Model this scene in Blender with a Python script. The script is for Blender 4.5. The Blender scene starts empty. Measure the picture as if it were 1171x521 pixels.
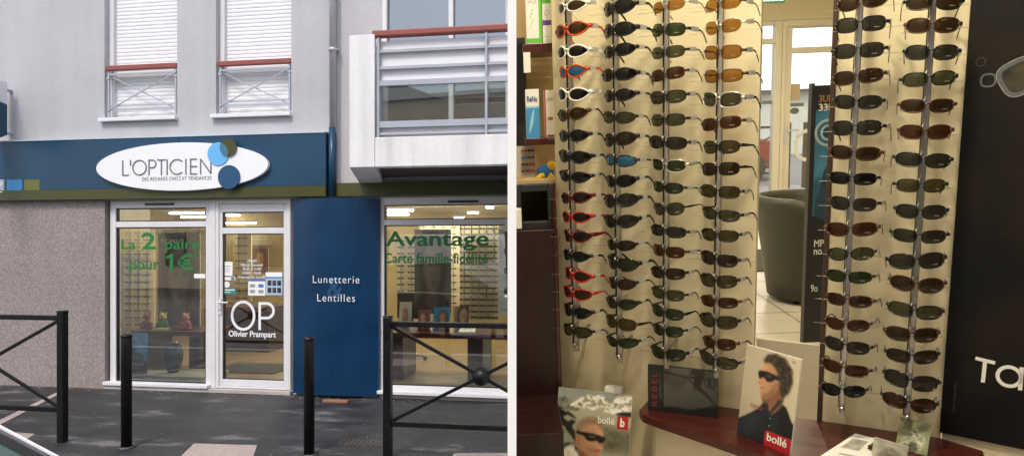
import bpy, math, random
from mathutils import Matrix, Vector
random.seed(7)
PI = math.pi
scn = bpy.context.scene
col = scn.collection

# ------------------------------------------------------------------ camera geometry
FPX, CXP, HY, EYE = 800.0, 585.5, 286.0, 1.6
CAM = Vector((0, 0, EYE))
def ray(x, y): return Vector(((x - CXP) / FPX, 1.0, (HY - y) / FPX))

class Frame:
    """a place's own axes: x along, y away, z up"""
    def __init__(s, origin, X, Y, Z):
        s.M = Matrix(((X.x, Y.x, Z.x, origin.x), (X.y, Y.y, Z.y, origin.y), (X.z, Y.z, Z.z, origin.z), (0, 0, 0, 1)))
        s.I = s.M.inverted(); s.o = s.I @ CAM; s.R = s.I.to_3x3()
    def hit(s, x, y, yl=0.0):
        d = s.R @ ray(x, y); t = (yl - s.o.y) / d.y
        return s.o + d * t
    def hitz(s, x, y, zl):
        d = s.R @ ray(x, y); t = (zl - s.o.z) / d.z
        return s.o + d * t
    def hitx(s, x, y, xl):
        d = s.R @ ray(x, y); t = (xl - s.o.x) / d.x
        return s.o + d * t
    def rot(s, origin, a):
        """frame at local origin turned by a about its own up"""
        m = s.M @ Matrix.Translation(Vector(origin)) @ Matrix.Rotation(a, 4, 'Z')
        return Frame(m.translation, m.col[0].to_3d(), m.col[1].to_3d(), m.col[2].to_3d())
    def tip(s, origin, a, lean):
        m = s.M @ Matrix.Translation(Vector(origin)) @ Matrix.Rotation(a, 4, 'Z') @ Matrix.Rotation(lean, 4, 'X')
        return Frame(m.translation, m.col[0].to_3d(), m.col[1].to_3d(), m.col[2].to_3d())

EX, EY, EZ = Vector((1, 0, 0)), Vector((0, 1, 0)), Vector((0, 0, 1))
FW = Frame(Vector((0, 0, 0)), EX, EY, EZ)
YAW = math.atan(.1645)
sx = Vector((math.cos(YAW), -math.sin(YAW), 0)); sy = Vector((math.sin(YAW), math.cos(YAW), 0))
FF = Frame(Vector((0, 7.36, 0)), sx, sy, EZ)          # the shop front
FK = Frame(Vector((0, 5.23, 0)), sx, sy, EZ)          # the row of barriers
U = Vector((-.0382, -.1745, .984)).normalized()
N = (EY - U * EY.dot(U)).normalized(); E = N.cross(U).normalized()
FR = Frame(CAM.copy(), E, N, U)                       # the shop interior on the right
pA = CAM + ray(654, 195) * 2.31; pB = CAM + ray(1055, 232) * 1.87
D = pB - pA; D = (D - U * D.dot(U)).normalized()
FP = Frame(pA, D, U.cross(D).normalized(), U)         # plane of the sunglasses
WALL = .150                                           # board behind them
FLOOR = -1.2

# ------------------------------------------------------------------ materials
def rgb(r, g, b):
    f = lambda c: (c / 255) / 12.92 if c / 255 <= .04045 else ((c / 255 + .055) / 1.055) ** 2.4
    return (f(r), f(g), f(b))
MATS = {}
def pm(name, c, rough=.6, metal=0, var=.12, vs=4.0, bump=0, bs=60, coat=0, spec=.5, alpha=None, stretch=None):
    m = bpy.data.materials.new(name); m.use_nodes = True; MATS[name] = m
    nt = m.node_tree; L = nt.links; b = nt.nodes['Principled BSDF']
    b.inputs['Roughness'].default_value = rough; b.inputs['Metallic'].default_value = metal
    b.inputs['Specular IOR Level'].default_value = spec; b.inputs['Coat Weight'].default_value = coat
    tc = nt.nodes.new('ShaderNodeTexCoord'); co = tc.outputs['Object']
    if stretch:
        mp = nt.nodes.new('ShaderNodeMapping'); mp.inputs['Scale'].default_value = stretch
        L.new(co, mp.inputs[0]); co = mp.outputs[0]
    n = nt.nodes.new('ShaderNodeTexNoise'); n.inputs['Scale'].default_value = vs; n.inputs['Detail'].default_value = 6
    L.new(co, n.inputs['Vector'])
    r = nt.nodes.new('ShaderNodeMapRange'); r.inputs[1].default_value = .3; r.inputs[2].default_value = .7
    r.inputs[3].default_value = 1 - var; r.inputs[4].default_value = 1 + var
    L.new(n.outputs[0], r.inputs[0])
    mx = nt.nodes.new('ShaderNodeVectorMath'); mx.operation = 'SCALE'; mx.inputs[0].default_value = c
    L.new(r.outputs[0], mx.inputs['Scale']); L.new(mx.outputs[0], b.inputs['Base Color'])
    rr = nt.nodes.new('ShaderNodeMapRange'); rr.inputs[1].default_value = .3; rr.inputs[2].default_value = .7
    rr.inputs[3].default_value = max(.02, rough - .06); rr.inputs[4].default_value = min(1, rough + .06)
    L.new(n.outputs[0], rr.inputs[0]); L.new(rr.outputs[0], b.inputs['Roughness'])
    if bump:
        n2 = nt.nodes.new('ShaderNodeTexNoise'); n2.inputs['Scale'].default_value = bs; n2.inputs['Detail'].default_value = 4
        L.new(co, n2.inputs['Vector'])
        bp = nt.nodes.new('ShaderNodeBump'); bp.inputs['Strength'].default_value = bump; bp.inputs['Distance'].default_value = .01
        L.new(n2.outputs[0], bp.inputs['Height']); L.new(bp.outputs[0], b.inputs['Normal'])
    return m
def emit(name, c, s):
    m = bpy.data.materials.new(name); m.use_nodes = True; nt = m.node_tree
    b = nt.nodes['Principled BSDF']; b.inputs['Base Color'].default_value = (*c, 1)
    b.inputs['Emission Color'].default_value = (*c, 1); b.inputs['Emission Strength'].default_value = s
    return m
def thin_glass(name, tint=(1, 1, 1), boost=1.3, base=.02, rough=0.0, film=None):
    """thin pane: what is behind it plus a Fresnel reflection"""
    m = bpy.data.materials.new(name); m.use_nodes = True; nt = m.node_tree; L = nt.links
    for n in list(nt.nodes): nt.nodes.remove(n)
    out = nt.nodes.new('ShaderNodeOutputMaterial'); mix = nt.nodes.new('ShaderNodeMixShader')
    tr = nt.nodes.new('ShaderNodeBsdfTransparent'); tr.inputs[0].default_value = (*tint, 1)
    gl = nt.nodes.new('ShaderNodeBsdfGlossy'); gl.inputs['Roughness'].default_value = rough
    fr = nt.nodes.new('ShaderNodeFresnel'); fr.inputs[0].default_value = 1.5
    ma = nt.nodes.new('ShaderNodeMath'); ma.operation = 'MULTIPLY_ADD'; ma.use_clamp = True
    ma.inputs[1].default_value = boost; ma.inputs[2].default_value = base
    L.new(fr.outputs[0], ma.inputs[0]); L.new(ma.outputs[0], mix.inputs[0])
    a = tr.outputs[0]
    if film:
        df = nt.nodes.new('ShaderNodeBsdfDiffuse'); df.inputs[0].default_value = (*film[0], 1)
        m2 = nt.nodes.new('ShaderNodeMixShader'); m2.inputs[0].default_value = film[1]
        L.new(tr.outputs[0], m2.inputs[1]); L.new(df.outputs[0], m2.inputs[2]); a = m2.outputs[0]
    L.new(a, mix.inputs[1]); L.new(gl.outputs[0], mix.inputs[2]); L.new(mix.outputs[0], out.inputs[0])
    return m

def stucco(name, c, bump, bs, speck=.0, streak=.05):
    m = pm(name, c, .9, var=.06, vs=1.3, bump=bump, bs=bs, spec=.2)
    nt = m.node_tree; L = nt.links; b = nt.nodes['Principled BSDF']
    src = b.inputs['Base Color'].links[0].from_socket
    tc = nt.nodes.new('ShaderNodeTexCoord')
    n = nt.nodes.new('ShaderNodeTexNoise'); n.inputs['Scale'].default_value = 75; n.inputs['Detail'].default_value = 2
    L.new(tc.outputs['Object'], n.inputs['Vector'])
    mp = nt.nodes.new('ShaderNodeMapping'); mp.inputs['Scale'].default_value = (3.5, 1, .25)
    L.new(tc.outputs['Object'], mp.inputs[0])
    n2 = nt.nodes.new('ShaderNodeTexNoise'); n2.inputs['Scale'].default_value = 1.6; n2.inputs['Detail'].default_value = 5
    L.new(mp.outputs[0], n2.inputs['Vector'])
    r = nt.nodes.new('ShaderNodeMapRange'); r.inputs[1].default_value = .35; r.inputs[2].default_value = .65
    r.inputs[3].default_value = 1 - speck; r.inputs[4].default_value = 1 + speck; L.new(n.outputs[0], r.inputs[0])
    r2 = nt.nodes.new('ShaderNodeMapRange'); r2.inputs[1].default_value = .35; r2.inputs[2].default_value = .7
    r2.inputs[3].default_value = 1 + streak * .3; r2.inputs[4].default_value = 1 - streak; L.new(n2.outputs[0], r2.inputs[0])
    mu = nt.nodes.new('ShaderNodeMath'); mu.operation = 'MULTIPLY'; L.new(r.outputs[0], mu.inputs[0]); L.new(r2.outputs[0], mu.inputs[1])
    n3 = nt.nodes.new('ShaderNodeTexVoronoi'); n3.inputs['Scale'].default_value = 38; n3.feature = 'F1'; L.new(tc.outputs['Object'], n3.inputs['Vector'])
    r3 = nt.nodes.new('ShaderNodeMapRange'); r3.inputs[1].default_value = .1; r3.inputs[2].default_value = .7; r3.inputs[3].default_value = 1 + speck * .5; r3.inputs[4].default_value = 1 - speck * 1.2; L.new(n3.outputs['Distance'], r3.inputs[0])
    m3 = nt.nodes.new('ShaderNodeMath'); m3.operation = 'MULTIPLY'; L.new(mu.outputs[0], m3.inputs[0]); L.new(r3.outputs[0], m3.inputs[1]); mu = m3
    v = nt.nodes.new('ShaderNodeVectorMath'); v.operation = 'SCALE'; L.new(src, v.inputs[0]); L.new(mu.outputs[0], v.inputs['Scale'])
    L.new(v.outputs[0], b.inputs['Base Color'])
    return m

M = dict(
    stucco=stucco('grey_stucco', (.465, .455, .47), .35, 55, .03, .05),
    rough=stucco('roughcast', (.31, .265, .25), .45, 45, .17, .04),
    white=pm('white_paint', (.70, .69, .71), .45, var=.04, vs=3),
    balc=stucco('white_render', (.74, .73, .735), .15, 60, .03, .20),
    pvc=pm('white_frame', (.66, .65, .66), .35, var=.04, vs=6),
    shutter=pm('shutter_slats', (.74, .73, .74), .5, var=.04),
    blue=pm('sign_blue', (.014, .052, .105), .32, var=.10, vs=1.2, spec=.35),
    blue2=pm('pillar_blue', (.002, .029, .082), .30, var=.18, vs=2.2, spec=.35),
    olive=pm('sign_olive', (.050, .052, .008), .4, var=.1),
    lblue=pm('light_blue', (.13, .42, .78), .4, var=.03),
    teal=pm('teal_overlap', (.05, .16, .22), .4, var=.03),
    dblue=pm('dark_blue_disc', (.015, .07, .16), .35, var=.03),
    greyl=pm('grey_lettering', (.13, .13, .16), .5, var=.03),
    whitel=pm('white_lettering', (.78, .78, .80), .5, var=.02),
    ampb=pm('ampersand_blue', (.005, .055, .14), .5, var=.02),
    green=pm('green_lettering', (.008, .17, .035), .55, var=.04),
    steel=pm('painted_steel', (.36, .38, .43), .45, var=.08),
    handr=pm('red_handrail', (.25, .060, .045), .5, var=.12),
    zinc=pm('zinc_pipe', (.45, .45, .48), .45, metal=.3, var=.12),
    black=pm('black_steel', (.004, .004, .005), .42, var=.3, vs=14, bump=.12, bs=40, spec=.3),
    dark=pm('dark_plastic', (.015, .015, .016), .4, var=.1),
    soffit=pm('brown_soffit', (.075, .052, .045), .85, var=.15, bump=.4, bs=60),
    concrete=pm('concrete', (.42, .38, .36), .85, var=.12, vs=7, bump=.5, bs=70),
    slab=pm('pink_slab', (.36, .29, .265), .85, var=.13, vs=22, bump=.5, bs=80),
    kerb=pm('kerb_stone', (.33, .32, .30), .8, var=.12, vs=9, bump=.4, bs=60),
    glass=thin_glass('shop_glass', (.90, .93, .92), 1.2, .10),
    glassup=thin_glass('upper_glass', (.30, .35, .38), 2.0, .20),
    glassb=thin_glass('balcony_glass', (.80, .84, .82), 1.6, .10),
    scr=thin_glass('car_glass', (.25, .40, .35), 1.2, .05, rough=.25, film=((.035, .085, .075), .94)),
    cream=pm('cream_board', (.69, .61, .42), .55, var=.04, vs=1.5),
    creamw=pm('cream_wall', (.68, .62, .46), .7, var=.05, vs=1.2),
    wood=pm('mahogany', (.058, .0085, .008), .34, var=.3, vs=5, coat=.2, stretch=(1, 6, 6)),
    wooddk=pm('dark_mahogany', (.020, .0045, .004), .4, var=.3, vs=4, stretch=(6, 6, 1)),
    brownf=pm('brown_frame', (.045, .022, .012), .4, var=.2),
    tan=pm('tan_wall', (.50, .36, .19), .75, var=.08, vs=2),
    chrome=pm('brushed_metal', (.42, .40, .37), .3, metal=.9, var=.08),
    wire=pm('wire_metal', (.62, .60, .55), .3, metal=.7, var=.05),
    tiles=pm('floor_tiles', (.62, .58, .50), .25, var=.06),
    yel=pm('yellow_wall', (.50, .39, .20), .8, var=.06, vs=1.5),
    tanfl=pm('tan_floor', (.26, .18, .095), .35, var=.1, vs=2),
    shopw=pm('pale_ceiling', (.66, .60, .45), .8, var=.03),
    silver=pm('silver_board', (.50, .47, .40), .4, var=.05),
    tub=pm('olive_leather', (.034, .035, .024), .5, var=.15, vs=9, bump=.2, bs=50),
    mat=pm('entrance_mat', (.05, .048, .045), .95, var=.3, vs=80),
    wpaper=pm('white_paper', (.80, .80, .78), .6, var=.03),
    paint=pm('aubergine_paint', (.018, .010, .022), .15, var=.1, coat=1.0),
    rubber=pm('tyre_rubber', (.012, .012, .012), .85, var=.2),
    beige=stucco('beige_render', (.50, .43, .32), .3, 40, .05, .1),
    dkwin=pm('dark_window', (.03, .04, .05), .1, var=.3),
    leafm=pm('hedge_leaf', (.04, .075, .02), .7, var=.4, vs=9),
    redcar=pm('red_paint', (.30, .012, .02), .2, var=.05, coat=.8),
    divider=pm('divider_white', (.93, .94, .96), .5, var=.01),
)
T = {}
def tone(name, c, rough=.5, **k):
    if name not in T: T[name] = pm(name, c, rough, var=k.pop('var', .06), **k)
    return T[name]
tube_lamp = emit('lamp_glow', (1, .93, .78), 9)
spot_glow = emit('spot_glow', (1, .86, .62), 14)

# asphalt: dark, damp, with paler worn patches
def asphalt(name):
    m = pm(name, (.05, .05, .053), .7, var=.1, vs=2, bump=.7, bs=90)
    nt = m.node_tree; L = nt.links; b = nt.nodes['Principled BSDF']; tc = nt.nodes.new('ShaderNodeTexCoord')
    mp = nt.nodes.new('ShaderNodeMapping'); mp.inputs['Scale'].default_value = (.8, 1.7, 1); L.new(tc.outputs['Object'], mp.inputs[0])
    n = nt.nodes.new('ShaderNodeTexNoise'); n.inputs['Scale'].default_value = 1.9; n.inputs['Detail'].default_value = 8; n.inputs['Roughness'].default_value = .62
    L.new(mp.outputs[0], n.inputs['Vector'])
    cr = nt.nodes.new('ShaderNodeValToRGB'); e = cr.color_ramp.elements
    e[0].position = .44; e[0].color = (.015, .015, .017, 1); e[1].position = .68; e[1].color = (.12, .112, .115, 1)
    x = e.new(.57); x.color = (.030, .029, .032, 1)
    L.new(n.outputs[0], cr.inputs[0])
    g = nt.nodes.new('ShaderNodeTexNoise'); g.inputs['Scale'].default_value = 70; g.inputs['Detail'].default_value = 2
    L.new(tc.outputs['Object'], g.inputs['Vector'])
    r = nt.nodes.new('ShaderNodeMapRange'); r.inputs[1].default_value = .35; r.inputs[2].default_value = .68; r.inputs[3].default_value = .35; r.inputs[4].default_value = 2.3
    L.new(g.outputs[0], r.inputs[0])
    v = nt.nodes.new('ShaderNodeVectorMath'); v.operation = 'SCALE'; L.new(cr.outputs[0], v.inputs[0]); L.new(r.outputs[0], v.inputs['Scale'])
    L.new(v.outputs[0], b.inputs['Base Color'])
    rr = nt.nodes.new('ShaderNodeMapRange'); rr.inputs[1].default_value = .42; rr.inputs[2].default_value = .6; rr.inputs[3].default_value = .48; rr.inputs[4].default_value = .85
    L.new(n.outputs[0], rr.inputs[0]); L.new(rr.outputs[0], b.inputs['Roughness'])
    return m
M['asph'] = asphalt('damp_asphalt')

# slats and tiles worked into materials' bump/colour
def shutter_mat():
    m = M['shutter']; nt = m.node_tree; L = nt.links; b = nt.nodes['Principled BSDF']
    return m
def tile_mat():
    m = M['tiles']; nt = m.node_tree; L = nt.links; b = nt.nodes['Principled BSDF']; tc = nt.nodes.new('ShaderNodeTexCoord')
    br = nt.nodes.new('ShaderNodeTexBrick'); br.offset = 0; br.inputs['Scale'].default_value = 1
    br.inputs['Brick Width'].default_value = .42; br.inputs['Row Height'].default_value = .42; br.inputs['Mortar Size'].default_value = .006
    br.inputs['Color1'].default_value = (.62, .58, .50, 1); br.inputs['Color2'].default_value = (.56, .52, .44, 1); br.inputs['Mortar'].default_value = (.2, .18, .15, 1)
    L.new(tc.outputs['Object'], br.inputs['Vector']); L.new(br.outputs[0], b.inputs['Base Color'])
tile_mat()

# ------------------------------------------------------------------ mesh helper
class MB:
    def __init__(s): s.v = []; s.f = []; s.m = []; s.mats = []; s.smooth = []
    def mi(s, mat):
        if mat is None: return 0
        if mat not in s.mats: s.mats.append(mat)
        return s.mats.index(mat)
    def add(s, vs, fs, mat=None, smooth=False):
        o = len(s.v); s.v += [Vector(p) for p in vs]; k = s.mi(mat)
        for f in fs: s.f.append(tuple(i + o for i in f)); s.m.append(k); s.smooth.append(smooth)
    def box(s, x0, x1, y0, y1, z0, z1, mat=None):
        if x0 > x1: x0, x1 = x1, x0
        if y0 > y1: y0, y1 = y1, y0
        if z0 > z1: z0, z1 = z1, z0
        s.add([(x0, y0, z0), (x1, y0, z0), (x1, y1, z0), (x0, y1, z0), (x0, y0, z1), (x1, y0, z1), (x1, y1, z1), (x0, y1, z1)],
              [(3, 2, 1, 0), (4, 5, 6, 7), (0, 1, 5, 4), (1, 2, 6, 5), (2, 3, 7, 6), (3, 0, 4, 7)], mat)
    def hexa(s, b, t, mat=None):
        s.add(list(b) + list(t), [(3, 2, 1, 0), (4, 5, 6, 7), (0, 1, 5, 4), (1, 2, 6, 5), (2, 3, 7, 6), (3, 0, 4, 7)], mat)
    def bar(s, a, b, w, h, up=(0, 0, 1), mat=None):
        a, b = Vector(a), Vector(b); d = (b - a).normalized(); up = Vector(up)
        x = d.cross(up)
        if x.length < 1e-4: x = d.cross(Vector((0, 1, 0)))
        x.normalize(); z = x.cross(d).normalized(); x *= w / 2; z *= h / 2
        s.hexa([a - x - z, a + x - z, b + x - z, b - x - z], [a - x + z, a + x + z, b + x + z, b - x + z], mat)
    def tube(s, pts, r, n=8, mat=None, closed=False, smooth=True, sq=None):
        pts = [Vector(p) for p in pts]; k = len(pts)
        rs = r if isinstance(r, (list, tuple)) else [r] * k
        vs = []; prev = None
        for i, p in enumerate(pts):
            if closed: d = pts[(i + 1) % k] - pts[i - 1]
            else: d = pts[min(i + 1, k - 1)] - pts[max(i - 1, 0)]
            d.normalize()
            if prev is None:
                u = Vector((0, 0, 1)) if abs(d.z) < .9 else Vector((1, 0, 0))
                u = (u - d * u.dot(d)).normalized()
            else: u = (prev - d * prev.dot(d)).normalized()
            prev = u; w = d.cross(u)
            for j in range(n):
                a = 2 * PI * j / n + (PI / n if n == 4 else 0)
                q = u * math.cos(a) * (sq or 1) + w * math.sin(a)
                vs.append(p + q * rs[i])
        fs = []
        for i in range(k if closed else k - 1):
            for j in range(n):
                a = i * n + j; b = i * n + (j + 1) % n; c = ((i + 1) % k) * n + (j + 1) % n; d = ((i + 1) % k) * n + j
                fs.append((a, b, c, d))
        if not closed: fs += [tuple(range(n - 1, -1, -1)), tuple(range((k - 1) * n, k * n))]
        s.add(vs, fs, mat, smooth)
    def prism(s, poly, y0, y1, mat=None, plane='xz'):
        """poly of (x,z) extruded along y (or (x,y) along z when plane='xy', (y,z) along x when 'yz')"""
        k = len(poly)
        def P(p, t): return (p[0], t, p[1]) if plane == 'xz' else ((p[0], p[1], t) if plane == 'xy' else (t, p[0], p[1]))
        vs = [P(p, y0) for p in poly] + [P(p, y1) for p in poly]
        fs = [tuple(range(k)), tuple(range(2 * k - 1, k - 1, -1))] + [(i, i + k, (i + 1) % k + k, (i + 1) % k) for i in range(k)]
        s.add(vs, fs, mat)
    def flat(s, poly, y, mat=None):
        s.add([(p[0], y, p[1]) for p in poly], [tuple(range(len(poly)))], mat)
    def lathe(s, c, prof, n=24, mat=None, sy=1.0):
        vs = []; fs = []
        for r, z in prof:
            for j in range(n):
                a = 2 * PI * j / n; vs.append((c[0] + r * math.cos(a), c[1] + r * sy * math.sin(a), c[2] + z))
        for i in range(len(prof) - 1):
            for j in range(n): fs.append((i * n + j, i * n + (j + 1) % n, (i + 1) * n + (j + 1) % n, (i + 1) * n + j))
        fs += [tuple(range(n - 1, -1, -1)), tuple(range((len(prof) - 1) * n, len(prof) * n))]
        s.add(vs, fs, mat, True)
    def ball(s, c, r, n=16, mat=None, sc=(1, 1, 1)):
        prof = [(max(r * math.sin(PI * i / n), 1e-4), -r * math.cos(PI * i / n)) for i in range(n + 1)]
        o = len(s.v); s.lathe((0, 0, 0), prof, n, mat)
        for i in range(o, len(s.v)):
            v = s.v[i]; s.v[i] = Vector((c[0] + v.x * sc[0], c[1] + v.y * sc[1], c[2] + v.z * sc[2]))
    def map(s, fn):
        s.v = [Vector(fn(p)) for p in s.v]; return s
    def mesh(s, name, origin=(0, 0, 0), mat=None):
        me = bpy.data.meshes.new(name); o = Vector(origin)
        me.from_pydata([tuple(p - o) for p in s.v], [], s.f)
        for m in (s.mats or [mat]): me.materials.append(m)
        for p, k, sm in zip(me.polygons, s.m, s.smooth): p.material_index = k; p.use_smooth = sm
        me.update(); return me

ORG = {}
def base(o, frame, origin):
    o.matrix_world = frame.M @ Matrix.Translation(Vector(origin)); ORG[o] = (frame, Vector(origin))
def thing(name, label, cat, frame, origin, group=None):
    o = bpy.data.objects.new(name, None); col.objects.link(o); o.empty_display_size = .1
    base(o, frame, origin); o['label'] = label; o['category'] = cat
    if group: o['group'] = group
    return o
def part(name, mb, mat, parent, bevel=0, label=None):
    root = parent
    while root.parent: root = root.parent
    me = mb.mesh(name, ORG[root][1], mat)
    o = bpy.data.objects.new(name, me); col.objects.link(o); o.parent = parent
    if bevel:
        b = o.modifiers.new('bevel', 'BEVEL'); b.width = bevel; b.segments = 2; b.limit_method = 'ANGLE'
    if label: o['label'] = label
    return o
def solo(name, mb, mat, label, cat, frame, origin, group=None, bevel=0):
    me = mb.mesh(name, origin, mat); o = bpy.data.objects.new(name, me); col.objects.link(o)
    base(o, frame, origin); o['label'] = label; o['category'] = cat
    if group: o['group'] = group
    if bevel:
        b = o.modifiers.new('bevel', 'BEVEL'); b.width = bevel; b.segments = 2; b.limit_method = 'ANGLE'
    return o
def struct(name, mb, mat, frame, origin=(0, 0, 0), kind='structure'):
    me = mb.mesh(name, origin, mat); o = bpy.data.objects.new(name, me); col.objects.link(o)
    base(o, frame, origin); o['kind'] = kind
    return o
def copy_tree(o, parent=None):
    c = o.copy(); col.objects.link(c)
    if parent: c.parent = parent
    else: ORG[c] = ORG[o]
    for ch in list(o.children): copy_tree(ch, c)
    return c
def B(*a, mat=None):
    m = MB(); m.box(*a, mat=mat); return m

def text_poly(s, offset=0.0, shear=0.0, spacing=1.0):
    cu = bpy.data.curves.new('t', 'FONT'); cu.body = s; cu.offset = offset; cu.shear = shear; cu.space_character = spacing
    cu.resolution_u = 4; cu.size = 1
    ob = bpy.data.objects.new('t', cu); col.objects.link(ob)
    dg = bpy.context.evaluated_depsgraph_get(); me = bpy.data.meshes.new_from_object(ob.evaluated_get(dg))
    vs = [(v.co.x, v.co.y) for v in me.vertices]; fs = [tuple(p.vertices) for p in me.polygons]
    bpy.data.objects.remove(ob); bpy.data.curves.remove(cu); bpy.data.meshes.remove(me)
    return vs, fs
def letter(mb, s, x0, x1, z0, z1, y, mat=None, offset=0.0, th=.002, mirror=False, spacing=1.0, vertical=False):
    """writing that fills the box x0..x1, z0..z1 on the plane y, raised by th towards the viewer (-y)"""
    vs, fs = text_poly(s, offset, 0, spacing)
    ax = min(v[0] for v in vs); bx = max(v[0] for v in vs); az = min(v[1] for v in vs); bz = max(v[1] for v in vs)
    out = []
    for (a, b) in vs:
        u = (a - ax) / (bx - ax); w = (b - az) / (bz - az)
        if mirror: u = 1 - u
        if vertical: u, w = 1 - w, u
        out.append((x0 + u * (x1 - x0), z0 + w * (z1 - z0)))
    k = len(out)
    V = [(p[0], y - th, p[1]) for p in out] + [(p[0], y - th * .1, p[1]) for p in out]
    F = [f if not mirror else tuple(reversed(f)) for f in fs]
    edges = {}
    for f in fs:
        for i in range(len(f)):
            e = (f[i], f[(i + 1) % len(f)]); edges[e] = 1
    side = [(a, a + k, b + k, b) for (a, b) in edges if (b, a) not in edges]
    mb.add(V, F + side, mat)
def stroke(mb, pts, w, y, mat=None, th=.004, closed=False):
    """flat pen stroke in the xz plane"""
    k = len(pts); L = []; R = []
    for i, p in enumerate(pts):
        a = pts[i - 1] if (i > 0 or closed) else p; b = pts[(i + 1) % k] if (i < k - 1 or closed) else p
        dx, dz = b[0] - a[0], b[1] - a[1]; l = math.hypot(dx, dz) or 1
        nx, nz = -dz / l * w / 2, dx / l * w / 2
        L.append((p[0] + nx, p[1] + nz)); R.append((p[0] - nx, p[1] - nz))
    vs = [(q[0], y - th, q[1]) for q in L + R] + [(q[0], y, q[1]) for q in L + R]; fs = []
    for i in range(k if closed else k - 1):
        j = (i + 1) % k
        fs += [(i, j, j + k, i + k), (i, i + 2 * k, j + 2 * k, j), (i + k, j + k, j + 3 * k, i + 3 * k)]
    if not closed: fs += [(0, k, 3 * k, 2 * k), (k - 1, 3 * k - 1, 4 * k - 1, 2 * k - 1)]
    mb.add(vs, fs, mat)
def arc(cx, cz, rx, rz, a0, a1, n=24): return [(cx + rx * math.cos(a0 + (a1 - a0) * i / n), cz + rz * math.sin(a0 + (a1 - a0) * i / n)) for i in range(n + 1)]
def ell(cx, cz, rx, rz, n=40): return [(cx + rx * math.cos(2 * PI * i / n), cz + rz * math.sin(2 * PI * i / n)) for i in range(n)]
def curve(pts, k=5):
    """closed Catmull-Rom through the points"""
    n = len(pts); out = []
    for i in range(n):
        p0, p1, p2, p3 = pts[i - 1], pts[i], pts[(i + 1) % n], pts[(i + 2) % n]
        for j in range(k):
            t = j / k
            out.append(tuple(.5 * (2 * p1[c] + (p2[c] - p0[c]) * t + (2 * p0[c] - 5 * p1[c] + 4 * p2[c] - p3[c]) * t * t + (3 * p1[c] - p0[c] - 3 * p2[c] + p3[c]) * t ** 3) for c in (0, 1)))
    return out

def S(x, yl=0.0): return FF.hit(x, 286, yl).x          # along the shop front
def V(x, y, yl=0.0): return FF.hit(x, y, yl).z         # height on it

# ------------------------------------------------------------------ printed pictures, drawn by code
import numpy as np
_print = bpy.data.materials.new('printed_picture'); _print.use_nodes = True
_at = _print.node_tree.nodes.new('ShaderNodeVertexColor'); _at.layer_name = 'ink'
_print.node_tree.links.new(_at.outputs[0], _print.node_tree.nodes['Principled BSDF'].inputs['Base Color'])
_print.node_tree.nodes['Principled BSDF'].inputs['Roughness'].default_value = .42
_ng = np.random.default_rng(5)
def blur(a, r):
    r = int(round(r))
    if r < 1: return a
    for ax in (0, 1):
        for _ in range(2):
            p = [(0, 0)] * a.ndim; p[ax] = (r, r); q = np.pad(a, p, mode='edge'); c = np.cumsum(q, axis=ax)
            z = np.zeros_like(np.take(c, [0], axis=ax)); c = np.concatenate([z, c], axis=ax); n_ = a.shape[ax]
            a = (np.take(c, range(2 * r + 1, 2 * r + 1 + n_), axis=ax) - np.take(c, range(0, n_), axis=ax)) / (2 * r + 1)
    return a
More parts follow.
